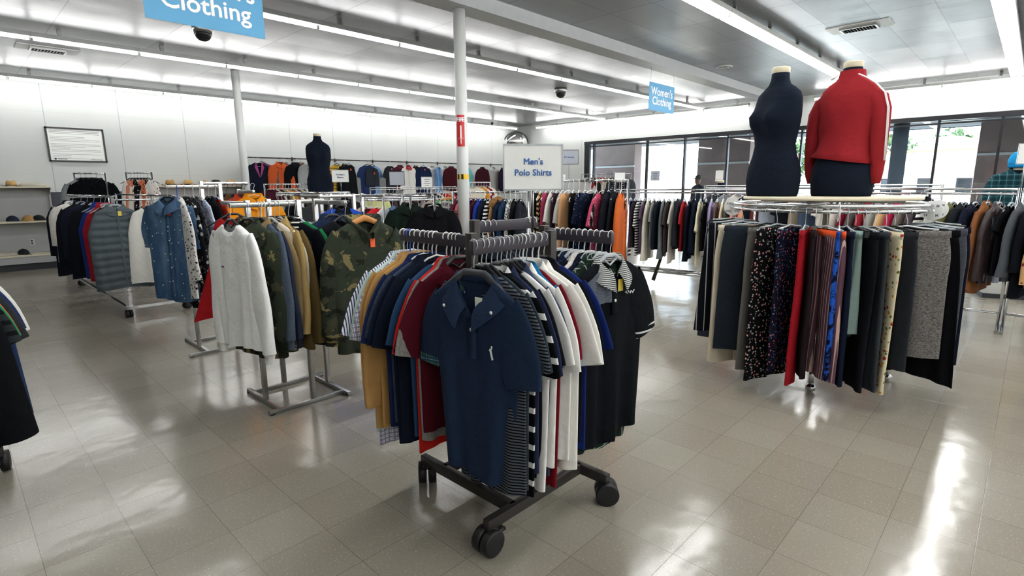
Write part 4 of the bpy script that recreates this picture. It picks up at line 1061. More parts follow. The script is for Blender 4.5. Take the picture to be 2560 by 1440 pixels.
# paper sign on the foreground rack
def card_sign(x, y, z0, w_, h_, rz, lines, label, ink='ink', board='signwhite', pole=None, size=.036, cat='sign', sp=1.25):
    o = empty('card_sign', (x, y, 0), label, cat, None, rz)
    b = MB(); b.box((0, 0, z0+h_/2), (w_, .004, h_)); b.build('sign_card', M[board], o, False)
    b = MB()
    for zz in (z0, z0+h_): b.box((0, 0, zz), (w_+.006, .010, .008))
    for xx in (-w_/2, w_/2): b.box((xx, 0, z0+h_/2), (.006, .010, h_))
    b.build('sign_holder', M['hclear'] if board != 'signgrey' else M['dark'], o, False)
    if pole is not None:
        b = MB(); b.cyl((0, .012, pole), (0, .012, z0+h_*.3), .006, 8); b.build('sign_stem', M['steel'], o)
        if pole <= .02: b = MB(); b.lathe([(.14, 0), (.14, .012), (.012, .02)], n=24); b.build('stand_base', M['steel'], o)
    n = len(lines)
    for i, s_ in enumerate(lines):
        if s_[0] == '-':
            b = MB(); b.box((0, -.0026, z0+h_*.5+((n-1)/2-i)*size*sp), (w_*.12*len(s_), .001, size*.3)); b.build('printed_line', M[ink], o, False); continue
        text(s_, size, M[ink], o, (0, -.0032, z0+h_*.5+((n-1)/2-i)*size*sp), (PI/2, 0, 0), 0, dup=size*.018)
    return o
card_sign(2.0, 1.765, 1.503, .285, .212, -PI/4+.10, ["Men's", 'Polo Shirts'], "white Men's Polo Shirts card above the dark foreground rack", pole=1.3, size=.0415)

# --- R2 silver four-way rack with the camouflage hoodie
_, a2 = rack4('four_way_rack', 'brushed steel four-way rack behind the camouflage hoodie', 1.67, 3.82, .24, [(.45, 1.43), (.42, 1.43), (.42, 1.43), (.42, 1.43)], M['steel'], M['steel'], 0, (.028, .03), .08, .0, .032, .03, cross=1.26)
R2 = 'steel camouflage rack'
def chest_mark(o, T):
    b = MB(); x, z = -.09, T.zn-.27; b.box((x, T.y(x, z)-.004, z), (.03, .002, .012)); b.build('chest_emblem', M['inkd'], o, False)
L2 = [
 ('sweat', 'p:eef0ee', 'plain white sweatshirt', dict(hanger='black', L=.78, fn=chest_mark, rot=.12, slL=.68, thin=1.2)),
 ('jacket', 'c:3c4437,877c54,292d26,545440', 'camouflage zip jacket', dict(hanger='black', L=.86, slL=.70, thin=1.2, rot=.30, wide=.96)),
 ('jacket', 'p:8d7a58', 'khaki jacket', dict(hanger='black', L=.72, rot=.3)),
 ('sweat', 'h:5d6a7a,4b5766', 'blue grey sweatshirt', dict(hanger='white', L=.72)),
 ('sweat', 'p:2c3448', 'dark indigo sweatshirt', dict(hanger='white', L=.72)),
 ('sweater', 'p:d8d0bf', 'cream knit sweater', dict(hanger='clear', L=.74, rot=.3)),
 ('coat', 'p:6b5a37', 'olive brown corduroy coat', dict(hanger='wire', L=.82, slL=.68, rot=.3)),
 ('jacket', 'p:a88f5c', 'gold tan jacket', dict(hanger='clear', L=.66)),
 ('jacket', 'p:141720', 'black track jacket with striped collar', dict(hanger='black', L=.84, slL=.72, rot=.3, wide=1.12, col='s:12151c,dfe0de,.03,.3')),
 ('sweat', 'p:1f7c48', 'green crew sweatshirt', dict(hanger='clear', L=.72, rot=.3)),
]
hang(a2[1][0], a2[1][1], L2, (-1, 0), "the steel rack's left arm", 'outer end', False, 'garments on the near left arm of the steel rack', thin=.62, jit=.03, ts=[.0, .24, .40, .45, .50, .56, .65, .72, .87, .97])
hang((ray_x(914, 3.14, 1.35), 3.14, 1.43), (ray_x(914, 3.14, 1.35), 3.66, 1.43), [('hoodie', 'c:3b4237,837953,292d26,4e4d3c', 'camouflage hooded sweatshirt', dict(hanger='wood', L=.86, tag='o', tagpos=(.02, -.27), slL=.62, thin=1.25, wide=.98)), ('sweat', 'p:1b1e24', 'black sweatshirt', dict(hanger='black', L=.7)), ('jacket', 'p:22304a', 'navy zip jacket', dict(hanger='black', L=.7))], (0, -1), "the steel rack's front arm", 'outer end', False, 'garments on the front arm of the steel rack', thin=.8, ts=[.04, .5, .85])
hang((ray_x(584, 4.35, 1.35), 4.35, 1.43), (ray_x(584, 4.35, 1.35), 4.5, 1.43), [('dress', 'p:a51f24', 'bright red flared dress', dict(hi=1, L=.76, wide=.8, hem=.42))], (-.3, -1), "the steel rack's rear arm", 'outer end', True, None, ts=[.12])

# --- R3 steel rack with the denim shirt at its left end
_, a3 = rack4('four_way_rack', 'steel four-way rack on plain feet carrying the denim shirt', 1.80, 5.66, .25, [(.40, 1.42), (.42, 1.55), (.36, 1.50), (.42, 1.58)], M['steel'], M['steel'], 0, (.028, .03), .16, .0, .032, .034)
R3 = 'the denim shirt rack'
hang(a3[1][0], a3[1][1], [('sshirt', 'd:3d5a7c,5f7d9c,d8dde0', 'speckled blue denim shirt', dict(hanger='black', L=.88, tag='r', tagpos=(.03, -.23), slL=.32, thin=1.3, rot=.55, wide=1.04)),
 ('shirt', 'f:dededa,2c2e33,4a4c50,34', 'white leaf print shirt', dict(L=.86, hanger='blue')), ('shirt', 'f:1b1c20,8f9094,d4d4d0,22', 'black floral shirt', dict(L=.95, hanger='black')), ('sshirt', 't:5a5c62,1b1c20,30', 'grey speckled shirt', dict(L=.8, hanger='white')), ('tee', 't:c9d3e4,7f90b4,9', 'pale blue tie-dye tee', dict(L=.84, hanger='white')), ('shirt', 'p:16181d', 'black shirt', dict(L=.8, hanger='wire')), ('tee', 'p:a83428', 'rust red tee', dict(L=.8, hanger='white'))], (-1, 0), R3+"'s left arm", 'outer end', False, 'shirts on the left arm of the denim shirt rack', thin=.8, ts=[.02, .20, .34, .50, .63, .80, .94])
hang((2.14, 5.42, 1.56), (2.0, 5.95, 1.56), [('jacket', 'p:d98a1e', 'orange fleece jacket', dict(hi=1, L=.62, hanger='wire', rot=.15)), ('jacket', 'p:c2432b', 'red orange jacket', dict(L=.66)), ('jacket', 'p:6b4a35', 'brown corduroy jacket', dict(L=.68)), ('jacket', 'p:23305c', 'royal navy jacket', dict(L=.7))], (0, -1), R3+"'s front arm", 'outer end', True, 'jackets on the front arm of the denim shirt rack')

# --- R4 rolling double rack with the puffer vest
def rolling_rack(label, x0, x1, y0, y1, z):
    o = empty('rolling_rack', ((x0+x1)/2, (y0+y1)/2, 0), label, 'clothes rack'); hx_, hy_ = (x1-x0)/2, (y1-y0)/2
    for sx in (-1, 1):
        b = MB(); b.tube([(sx*hx_, -hy_, z-.012), (sx*hx_, hy_, z-.012)], .0125, 8); b.build('rail', M['chrome'], o)
        b = MB(); b.box((sx*hx_, 0, .11), (.03, 2*hy_, .035)); b.build('base_bar', M['chrome'], o, False)
        for sy in (-1, 1):
            b = MB(); b.box((sx*hx_, sy*hy_*.97, (z+.1)/2), (.028, .028, z-.1)); b.build('upright', M['chrome'], o, False)
            caster(o, sx*hx_, sy*hy_*.97, .1, .045, .5+sx+sy)
    for sy in (-1, 1):
        b = MB(); b.box((0, sy*hy_*.97, .11), (2*hx_, .03, .035)); b.build('base_bar', M['chrome'], o, False)
        b = MB(); b.tube([(-hx_, sy*hy_*.97, z-.05), (hx_, sy*hy_*.97, z-.05)], .011, 8); b.build('cross_bar', M['chrome'], o)
rolling_rack('chrome rolling rack on black casters below the puffer vest', 1.40, 2.02, 7.68, 10.9, 1.44)
hang((1.40, 7.60, 1.44), (1.40, 10.85, 1.44), [('puffer', 'p:5d676d', 'charcoal grey puffer vest', dict(hi=1, L=.94, hanger='clear', tag='y', tagpos=(.02, -.2), rot=.1, wide=1.12)), ('vest', 'p:3d2b23', 'dark brown vest', dict(L=.85)), ('puffer', 'p:a12430', 'red puffer vest', dict(L=.88)), ('puffer', 'p:233a86', 'royal blue vest', dict(L=.88)), ('jacket', 'p:1a1d24', 'black jacket', dict(L=.9)), ('coat', 'p:23283a', 'navy coat', dict(L=1.0)), ('jacket', 'p:20242c', 'charcoal jacket', dict(L=.9)), ('coat', 'p:dddad2', 'cream white coat', dict(L=.86)), ('coat', 'p:1d222c', 'blue black coat', dict(L=1.1))], (-.1, -1), 'the rolling rack', 'near end', True, 'vests and coats on the rolling rack', style='clear', ts=[.01, .10, .17, .25, .38, .52, .66, .86, .95])
hang((1.70, 7.45, 1.42), (1.78, 7.62, 1.42), [('tank', 'p:dcdcd6', 'white sleeveless tunic', dict(hi=1, L=.88, hanger='black', wide=1.25)), ('vest', 'p:17191e', 'black vest', dict(L=.85))], (-.25, -1), "the rolling rack's end bar", 'near end', True, 'tops on the end bar of the rolling rack')

# --- R5 tall racks by the back wall
long_rack('garment_rack', 'tall chrome rack with black jackets beside the wall panel', (ray_x(184, 12.3, 1.8), 12.3), (ray_x(262, 12.0, 1.8), 12.0), 1.80, 'chrome')
hang((ray_x(192, 12.27, 1.8), 12.27, 1.80), (ray_x(246, 12.05, 1.8), 12.05, 1.80), [('jacket', 'p:8f9598', 'grey jacket', dict(L=.9)), ('jacket', 'p:101216', 'plain black jacket', dict(L=.95)), ('jacket', 'p:14161b', 'black hooded jacket', dict(L=.95)), ('coat', 'p:111317', 'long black coat', dict(L=1.0))], (-.3, -1), 'the tall rack by the wall panel', 'left end', True, 'black jackets by the wall panel')
long_rack('garment_rack', 'tall chrome rack with coral and print tops before the hat shelf', (ray_x(314, 11.6, 1.8), 11.6), (ray_x(378, 11.3, 1.8), 11.3), 1.80, 'chrome')
hang((ray_x(322, 11.56, 1.8), 11.56, 1.80), (ray_x(370, 11.33, 1.8), 11.33, 1.80), [('tank', 'p:e4e1da', 'white top', dict(L=.8)), ('dress', 'p:d98b72', 'coral dress', dict(L=.9)), ('dress', 'f:c9704c,2c2e33,e0c0a0,30', 'orange print dress', dict(L=.9)), ('dress', 'f:1b1c20,c9c9c5,8a8a8a,26', 'black print dress', dict(L=.9)), ('tank', 'p:e0ddd8', 'white tank top', dict(L=.75)), ('tank', 'f:e4e0da,cc5a48,444444,24', 'white floral top', dict(L=.75))], (-.7, -.7), 'the print top rack', 'left end', True, 'print tops before the hat shelf')

# --- R6 rail on the back wall with face-out garments
o = empty('wall_rail', (10.2, 13.92, 0), 'long dark rail on the back wall with garments facing out', 'wall rail')
b = MB(); b.tube([(-4.85, 0, 2.24), (4.8, 0, 2.24)], .016, 8); b.build('rail', M['dark'], o)
for k in range(9):
    b = MB(); x_ = -4.85+1.206*k; b.tube([(x_, 0, 2.24), (x_, .27, 2.24)], .012, 8); b.box((x_, .265, 2.24), (.04, .02, .1)); b.build('rail_bracket', M['dark'], o, False)
wall_list = [(645, 'blazer', 'p:1b2030', 'dark blazer with pink lapels', .9, None), (655, 'blazer', 'p:8e4a78', 'purple pink jacket', .78, None), (700, 'jacket', 'p:c4592e', 'orange jacket', .7, None), (712, 'jacket', 'l:4a2f28,2e1f1c', 'brown leather jacket', .86, None), (738, 'jacket', 'p:17181c', 'black jacket', .8, None),
 (752, 'coat', 'p:a98a70', 'tan coat', .8, None), (768, 'blazer', 'h:a5a7a8,8e9091', 'light grey blazer', .78, None), (842, 'tee', 's:c9a23a,2b2622,.09,.18', 'yellow tee with thin dark stripes', .78, 'w'), (872, 'tank', 'p:1b1f22', 'black sleeveless top', .86, 'r'), (862, 'coat', 'p:14161a', 'long black coat', 1.1, None),
 (918, 'tee', 'p:2b3b66', 'indigo tee', .8, None), (930, 'tee', 'p:7fa3d6', 'sky blue tee with a charcoal vest over', .86, 'r'), (975, 'tee', 'h:2f353c,262b31', 'dark charcoal tee', .9, 'r'), (1000, 'jacket', 'p:5a2430', 'wine jacket', .7, None), (1021, 'shirt', 'p:dfdfd9', 'white jacket with a red collar', .82, None),
 (1040, 'coat', 'p:3c2a22', 'long dark brown coat', 1.05, None), (1058, 'sweater', 'p:1e2c4c', 'navy sweater', .86, 'r'), (1080, 'tee', 'p:dcdcd8', 'white tee', .78, None), (1096, 'vest', 'd:4f79ac,7ea3cc', 'blue denim vest', .86, 'r'), (1113, 'sweater', 'p:d0d0cc', 'pale sweater', .7, None), (1128, 'jacket', 'p:4a1c24', 'maroon jacket', .74, None),
 (1168, 'sshirt', 'p:6fc2c8', 'turquoise shirt', .78, None), (1206, 'coat', 'p:431c26', 'wine red coat with long sleeves', .84, None), (1234, 'jacket', 'h:b9bab6,a3a4a1', 'light grey cardigan', .9, None), (1256, 'jacket', 'p:2a1b2e', 'plum jacket', .82, None), (1272, 'tee', 'p:dedede', 'white top', .7, None), (1284, 'coat', 'p:15171b', 'black coat', .8, None)]
for i, (px, kd, fb, ds, L_, tg) in enumerate(wall_list):
    y_ = 13.66-(.0 if i % 2 else .10); p = (ray_x(px, y_, 2.1), y_, 2.23)
    pl = '%s from left on the back wall rail' % nth(i+1); op = dict(L=L_, hi=1)
    if 'pink lap' in ds: op.update(col='p:9a4a80', collab='pink lapel')
    if 'red collar' in ds: op.update(col='p:b03038', collab='red collar')
    if tg: op['tag'] = tg
    put_garment((kd, fb, ds, op), p, .04*((i % 5)-2)+(.35 if i % 3 == 0 else 0), pl, 'face-out garments on the back wall rail', True, .9)
    put_hanger('black' if i % 3 else 'white', True, p, .04*((i % 5)-2)+(.35 if i % 3 == 0 else 0), pl, 'on the back wall rail')
    b = MB(); b.tube([(p[0], p[1]-.04, 2.228), (p[0], 13.92, 2.232)], .008, 6); o = b.build('faceout_arm', M['dark']); tag(o, 'short dark arm carrying the %s, %s' % (' '.join(ds.split()[:3]), pl), 'rail arm', 'face-out arms on the back wall rail')
x_ = ray_x(930, 13.5, 2.1); put_garment(('vest', 'h:3c4046,32363b', 'small charcoal knit vest', dict(L=.5, tag='r')), (x_, 13.50, 2.16), 0, 'over the sky blue tee on the back wall', None, True, .6)

# --- lower rails before the back wall
def fill(A, B, cols, kinds, face, rail, from_, group, style='white', thin=.8, L=None, jit=.06):
    items = []
    for i, (fb, ds) in enumerate(cols):
        kd = kind_of(ds, i); items.append((kd, fb, ds, dict(L=L[i % len(L)]) if L else {}))
    hang(A, B, items, face, rail, from_, True, group, style, thin, jit)
def C(s): return [tuple(x.strip().split('|')) for x in s.split(';')]
xa, xb = ray_x(672, 12.6, 1.55), ray_x(760, 12.6, 1.55)
long_rack('garment_rack', 'chrome rack of tan and white tops left of the small dress form', (xa-.1, 12.6), (xb+.1, 12.6), 1.60)
fill((xa, 12.6, 1.60), (xb, 12.6, 1.60), C('p:5a2a38|maroon top;p:d8d4c8|ivory top;p:2d2b28|dark brown top;p:a98c5c|tan top;p:d6cfbe|cream top;p:c98d3a|amber top;p:8d6b4a|brown top;p:dad5c6|pale cream top;p:5b4636|coffee top;p:cfc3a8|sand top;f:2b1c24,d8d4d0,b03a4a,30|dark floral top;p:e2e2de|white top'), [], (-.7, -.7), 'the tan top rack', 'left end', 'tops on the tan top rack', L=[.72, .7, .75])
xa, xb = ray_x(935, 11.5, 1.5), ray_x(1135, 11.5, 1.5)
long_rack('garment_rack', 'chrome rack of blouses just below the face-out garments', (xa-.1, 11.5), (xb+.1, 11.5), 1.46, double=True)
fill((xa, 11.5, 1.46), (xb, 11.5, 1.46), C('p:d9dc9a|lime top;p:17191d|black top;p:5b4a52|mauve top;p:2d2a2c|charcoal top;p:6c4038|rust brown top;p:cfcac2|stone top;p:2a2430|dark plum top;p:7a3a3a|brick top;p:1b1c20|black blouse;p:8a8c8e|grey top;p:403038|aubergine top;p:c8c4bc|ivory blouse;p:22242a|ink top;p:a9adb0|silver top;p:2f3138|slate top;p:d0cdc6|white blouse;p:8f1f26|red top;p:b3262a|scarlet top;p:c9a890|peach top;p:a8242a|crimson top;p:1c1d22|jet top'), ['blouse', 'tee', 'sweater', 'shirt'], (-.7, -.7), 'the blouse rack below the wall rail', 'left end', 'tops on the blouse rack')
xa, xb = ray_x(1178, 11.0, 1.55), ray_x(1220, 11.0, 1.55)
long_rack('garment_rack', 'short white rack of cream and red tops right of the column', (xa-.08, 11.0), (xb+.08, 11.0), 1.62, 'metalw')
fill((xa, 11.0, 1.62), (xb, 11.0, 1.62), C('p:dcd6c4|cream top;p:d8cfb8|ivory top;p:d48a2e|orange top;p:d9d2be|cream blouse;p:8f1f2a|red top;p:e0dcd4|white top'), ['sweater', 'tee'], (-.7, -.7), 'the short rack right of the column', 'left end', 'tops on the short white rack')

# --- round racks in the left half
def ring_items(cx, cy, r, z, items, a0, a1, railname, group, far=True, style='white', thin=.8):
    base = math.atan2(-cy, -cx); n = len(items)
    for i, sp in enumerate(items):
        th = base+math.radians(a0+(a1-a0)*i/max(1, n-1)); p = (cx+r*math.cos(th), cy+r*math.sin(th), z+.001)
        op = sp[3] if len(sp) > 3 else {}
        face = th-PI/2 if a0+(a1-a0)*i/max(1, n-1) < 0 else th+PI/2
        rz = face+PI/2+op.get('rot', 0)
        pl = '%s from left on %s' % (nth(i+1), railname)
        put_garment(sp, p, rz, pl, group, far, thin)
        put_hanger(op.get('hanger', style), far, p, rz, pl, group)
cx, cy = ray_x(785, 9.1, 1.4), 9.1
ring_rack('round chrome rack under the small black dress form', cx, cy, .6, 1.40, True)
ring_items(cx, cy, .6, 1.40, [('blazer', 'p:3a2530', 'maroon blazer'), ('jacket', 'p:331f2a', 'wine jacket'), ('jacket', 'p:1c1e24', 'black jacket'), ('blouse', 'f:16181c,e0e0dc,c03a4a,30', 'black and white print blouse'), ('jacket', 'p:d0d0cc', 'pale jacket'), ('jacket', 'p:202228', 'charcoal jacket'), ('blouse', 'f:1b1c20,d8d8d4,b0b0b0,40', 'dotted blouse'), ('blazer', 'p:22252b', 'dark blazer'), ('jacket', 'p:3a3038', 'plum jacket'), ('blazer', 'p:6f6a78', 'grey lilac blazer'), ('blazer', 'p:412838', 'burgundy blazer'), ('jacket', 'p:1f2126', 'ink jacket'), ('blazer', 'p:33262c', 'dark wine blazer'), ('jacket', 'p:26282e', 'slate jacket'), ('blazer', 'p:2d2026', 'aubergine blazer'), ('jacket', 'p:2a2c32', 'graphite jacket')], -95, 95, 'the ring under the small dress form', 'garments on the small dress form ring')
cx2, cy2 = ray_x(1003, 7.4, 1.3), 7.4
ring_rack('round chrome rack left of the near column', cx2, cy2, .56, 1.325, True)
ring_items(cx2, cy2, .56, 1.325, [('blouse', 't:c9c2b8,4a3a34,30', 'animal print blouse'), ('tank', 'p:d9c9b4', 'beige top'), ('tank', 'p:d89aa0', 'pink top'), ('blouse', 'p:4a2028', 'dark red blouse'), ('tee', 'p:d22a2e', 'bright red tee'), ('tee', 'p:e0e0de', 'white tee'), ('jacket', 'd:4a72a4,6a8fb8', 'light denim jacket'), ('jacket', 'p:1c1e26', 'black jacket'), ('jacket', 'p:26243a', 'indigo jacket'), ('blouse', 'p:2a3a6a', 'cobalt blouse'), ('jacket', 'p:1f2f2a', 'dark green jacket'), ('jacket', 'p:1a1c20', 'jet black jacket'), ('tee', 'p:1b1c22', 'black tee'), ('shirt', 'k:1c1d20,d8d8d4,e0e0e0,.05', 'black and white plaid shirt'), ('blouse', 'p:17191e', 'black blouse')], -95, 95, 'the ring left of the near column', 'garments on the ring left of the column')
# dark jackets hung face-out between the ring and the foreground rack
_, a7 = rack4('four_way_rack', 'steel four-way rack behind the wooden hanger', 2.98, 5.35, .24, [(.4, 1.44), (.36, 1.44), (.42, 1.44), (.42, 1.44)], M['steel'], M['steel'], 0, (.028, .03), .14, .0, .032, .028)
put = lambda sp, px, y, z, rz, pl, g, st: (put_garment(sp, (ray_x(px, y, 1.4), y, z), rz, pl, g, True, 1.1), put_hanger(st, True, (ray_x(px, y, 1.4), y, z), rz, pl, g))
for px_, y_ in ((802, 6.35), (1022, 5.6), (1082, 4.95)):
    q_ = ray_x(px_, y_, 1.4); long_rack('garment_rack', 'chrome rack running back from the jacket facing the aisle, %s from left' % nth([802, 1022, 1082].index(px_)+1), (q_, y_-.03), (q_+.12, y_+.75), 1.46 if px_ == 802 else 1.42)
gB = 'jackets facing the aisle on the steel rack'
put(('blazer', 'h:43474a,383c3f', 'charcoal grey blazer', dict(hi=1, L=.9, tag='o', tagpos=(.03, -.26))), 802, 6.35, 1.46, -.15, 'behind the green sweatshirt', gB, 'grey')
put(('jacket', 'p:2348a8', 'blue and black jacket', dict(hi=1, L=.66, col='p:14161a')), 852, 5.11, 1.44, -.15, 'facing the aisle left of the wooden hanger', gB, 'black')
put(('jacket', 'p:1d2a24', 'dark green jacket with raised collar', dict(hi=1, L=.8)), 1022, 5.6, 1.42, -.5, 'facing the aisle right of the wooden hanger', gB, 'black')
put(('jacket', 'p:141519', 'plain black jacket', dict(hi=1, L=.85)), 1082, 4.95, 1.42, -.45, 'on a white hanger left of the column', gB, 'white')
put(('shirt', 'k:17181b,d5d5d0,e0e0e0,.06', 'black and white checked shirt', dict(L=.85)), 1112, 6.0, 1.42, -.8, 'behind the plain black jacket by the column', gB, 'white')
put(('tee', 'p:3fae62', 'green top with a green ticket', dict(L=.6, tag='g')), 1121, 6.2, 1.46, -.6, 'beside the fire extinguisher', gB, 'wood')
for i, (px, fb, ds) in enumerate(((1092, 'p:b9a8a0', 'blush top'), (1099, 'p:b3242a', 'scarlet top'), (1106, 'p:c8b090', 'sand top'), (1113, 'p:a81f26', 'crimson top'))):
    put(('sweater', fb, ds, dict(L=.66)), px, 6.6, 1.45, -.9, '%s of the red tops left of the column' % nth(i+1), 'red tops left of the column', 'white')

# --- R12 coats and dresses right of the column
long_rack('garment_rack', 'chrome coat rack directly right of the near column', (4.95, 5.85), (4.95, 4.45), 1.45, double=False)
coats = C('p:6b2a40|wine coat;p:c96a72|rose pink coat;p:4a2a52|purple coat;p:33244a|violet coat;p:4a1c2c|burgundy coat;p:23409c|cobalt blue coat;p:1b2334|navy coat;s:14161b,dcdcd8,.05,.45|black and white knit coat;p:a9825a|tan sweater;p:1c2a40|dark navy coat;p:27405c|petrol blue coat;t:e0e0dc,17181b,22|black and white print coat;p:15171b|black coat;p:20242c|charcoal coat')
hang((4.95, 5.80, 1.45), (4.95, 4.52, 1.45), [(kind_of(d_, i), f_, d_, dict(L=[.95, .9, .85][i % 3])) for i, (f_, d_) in enumerate(coats)], (.5, -.85), 'the coat rack right of the column', 'left', True, 'coats right of the column', style='white', thin=.8)
# fur collar on the tan coat's neighbour
rr = random.Random(9); b = MB()
P_ = [(-.16, -.03, -.20), (-.12, -.04, -.14), (0, -.02, -.10), (.08, -.03, -.13), (.10, -.05, -.22), (.085, -.05, -.42)]
b.tube(P_, [.035, .05, .055, .05, .04, .015], 14)
b.V = [(x+rr.uniform(-.008, .008), y+rr.uniform(-.008, .008), z+rr.uniform(-.008, .008)) for x, y, z in b.V]
o = b.build('fur_stole', fabric('h:a9804f,6b4a2c,60'), None, True, (4.95, 4.98, 1.44)); tag(o, 'tawny fur stole draped over the navy coats right of the column', 'stole')
long_rack('garment_rack', 'chrome dress rack behind the white polo sign', (4.5, 3.98), (4.5, 2.78), 1.575, double=False)
dr = [('dress', 'p:1b1d22', 'black dress', dict(L=1.0)), ('dress', 'z:c9a870,1d1c1e,.05', 'black and tan zigzag dress', dict(L=1.15)), ('dress', 'p:a03a58', 'magenta dress', dict(L=.95)), ('sdress', 'h:dcd9d2,b9b6b0', 'white lace dress', dict(L=1.0)), ('dress', 'p:3a1f2c', 'dark plum dress', dict(L=1.0)), ('sdress', 'h:b9b6ae,a3a098', 'pale grey dress', dict(L=1.0)), ('dress', 'p:c99a6c', 'tan dress with a black top', dict(L=1.12, face=(.1, -1))), ('dress', 'p:14161a', 'long black dress', dict(L=1.1)), ('sdress', 'f:1a2740,e0e0e0,2a3a5a,60', 'navy dotted dress', dict(L=1.05)), ('dress', 'p:1c2c52', 'cobalt navy dress', dict(L=.95)), ('sdress', 'f:141c30,3c4866,222c44,34', 'dark navy sequin dress', dict(L=.80, tag='y', hi=1, face=(0, -1))),
      ('sdress', 't:17181c,d9d4c8,7', 'black and cream patterned dress', dict(L=1.05)), ('sdress', 'f:c04a68,e08aa0,a83a58,40', 'pink lace dress with full sleeves', dict(L=1.05, slL=.4, face=(.15, -1))), ('coat', 'p:1b1e26', 'long black coat', dict(L=1.15)), ('shirt', 'p:1f222c', 'blue black shirt', dict(L=1.0)), ('sweater', 'h:d06a34,c25e2c', 'orange knit cardigan', dict(hi=1, L=1.0, slL=.82))]
hang((4.5, 3.95, 1.575), (4.5, 2.82, 1.575), dr, (.4, -.9), 'the dress rack', 'left', True, 'dresses behind the polo sign', style='white', thin=.9)

# --- R13 long rack left of the round trouser rack
long_rack('garment_rack', 'long chrome rack between the orange cardigan and the trouser rack', (7.55, 5.1), (7.55, 2.7), 1.41, double=True, shelf=True, base=.22, wheels=True)
r13 = C('p:a98a70|tan sweater;p:33302c|dark brown coat;h:2f2a24,5a5040|tweed coat;s:e0dccf,2a2a2c,.05,.5|cream zigzag cardigan;p:1f2f7a|cobalt top;p:3a3038|dark plum top;s:17181c,dcdcd8,.035,.55|striped top;p:6f5a72|mauve top;p:d9d5c6|ivory sweater;p:8b8f8c|grey green top;p:1c2330|ink cardigan;h:7f878d,666e74|steel grey top;p:4a4140|dark taupe top;p:dedad0|cream top;h:34363c,22242a|charcoal boucle jacket;p:a82a30|red top;p:17202f|midnight cardigan;p:141c2c|deep navy jacket;p:dcd6b8|butter yellow top;p:17181c|black top;p:9a8fb4|lavender cardigan;p:6f5348|brown top;p:d9ccb0|beige top;p:3a3436|dark taupe cardigan;p:e08a84|coral pink top;p:c98a70|peach top')
hang((7.55, 4.98, 1.41), (7.55, 2.85, 1.41), [(kind_of(d_, i), f_, d_, dict(L=[.72, .85, .76, .9, .68][i % 5])) for i, (f_, d_) in enumerate(r13)], (.3, -1), 'the long rack', 'left', True, 'tops on the long rack left of the trousers', style='clear', thin=.8)
b = MB(); b.tube([(7.5, 4.02, .75), (7.48, 4.0, .45), (7.42, 4.05, .2), (7.40, 4.08, .08)], [.02, .022, .028, .03], 8); o = b.build('hanging_belt', fabric('p:3a3630')); tag(o, 'dark cloth belt trailing below the long rack left of the trousers', 'belt')

# --- R15 long rack at far right
long_rack('garment_rack', 'long chrome rack of coats at the right edge', (7.5, 1.75), (7.5, .12), 1.415, double=True, base=.17)
r15 = C('p:c9c4bc|stone sweater;p:8f2030|red top;h:6f6a66,56524e|grey tweed jacket;p:a32a36|crimson jacket;p:9a9a96|grey jacket;p:d9b884|pale mustard cardigan;p:b02a4c|raspberry puffer jacket;h:8a8078,6f665f|brown tweed coat;p:5a5056|mauve grey coat;s:1c1d22,dcdcd8,.06,.5|striped top;p:c4bfb4|oatmeal coat;p:6f6c48|olive coat;p:23272e|black hooded coat;p:1c2233|navy coat;p:8a5a38|tan leather jacket;l:3a2a2c,241a1c|dark brown leather jacket;p:17181d|black top;p:5a5f66|slate jacket;p:14171e|ink coat;f:c9a070,8a3030,e0c898,24|tan floral jacket;p:2a1420|dark wine coat;p:3a1c30|plum coat')
hang((7.5, 1.70, 1.415), (7.5, -.35, 1.415), [(kind_of(d_, i), f_, d_, dict(L=[.7, .74, .9, .8][i % 4])) for i, (f_, d_) in enumerate(r15)], (-.3, -1), 'the coat rack at the right edge', 'left', True, 'coats at the right edge', style='clear', thin=.8)
long_rack('garment_rack', 'second chrome rack of coats cut by the right edge', (7.5, .08), (7.5, -1.2), 1.415, double=True, base=.17)
# racks further back by the windows
long_rack('garment_rack', 'chrome rack close to the windows behind the coat racks', (10.2, 4.6), (10.2, 1.0), 1.45, double=True)
hang((10.2, 4.5, 1.45), (10.2, 1.1, 1.45), [(kind_of(d_, i), f_, d_, {}) for i, (f_, d_) in enumerate(C('p:3a3c44|slate top;p:8a8c90|grey top;p:c8c4bc|ivory top;p:2a2c34|charcoal top;p:6a3a40|wine top;p:9aa4b0|pale blue top;p:1c1e24|black top;p:b0a08c|sand top;p:4a5a70|denim blue top;p:d0ccc4|white top;p:2f3a4a|navy top;p:7a6a60|brown top;p:a83040|red top;p:5a5c62|steel top;p:c0b8a8|beige top;p:26282e|ink top'))], (-.5, -1), 'the rack close to the windows', 'left', True, 'tops on the rack close to the windows', style='clear', thin=.8)
xw = 12.6
long_rack('garment_rack', 'tall rack standing against the left window panes', (12.6, 9.3), (12.9, 7.9), 1.82, 'steel')
hang((12.62, 9.2, 1.82), (12.88, 8.0, 1.82), [(kind_of(d_, i), f_, d_, dict(L=.8)) for i, (f_, d_) in enumerate(C('p:c8c8c8|pale coat;p:2a2420|dark coat;p:b8b0a8|stone coat;p:a02830|red coat;p:c8b8a0|beige coat;p:3a3c42|charcoal coat;s:17181c,a0a0a0,.06,.5|striped coat;p:15161a|black coat;p:50545c|grey coat'))], (-1, -.2), 'the tall rack by the left window', 'left', True, 'coats on the tall rack by the left window', style='white')

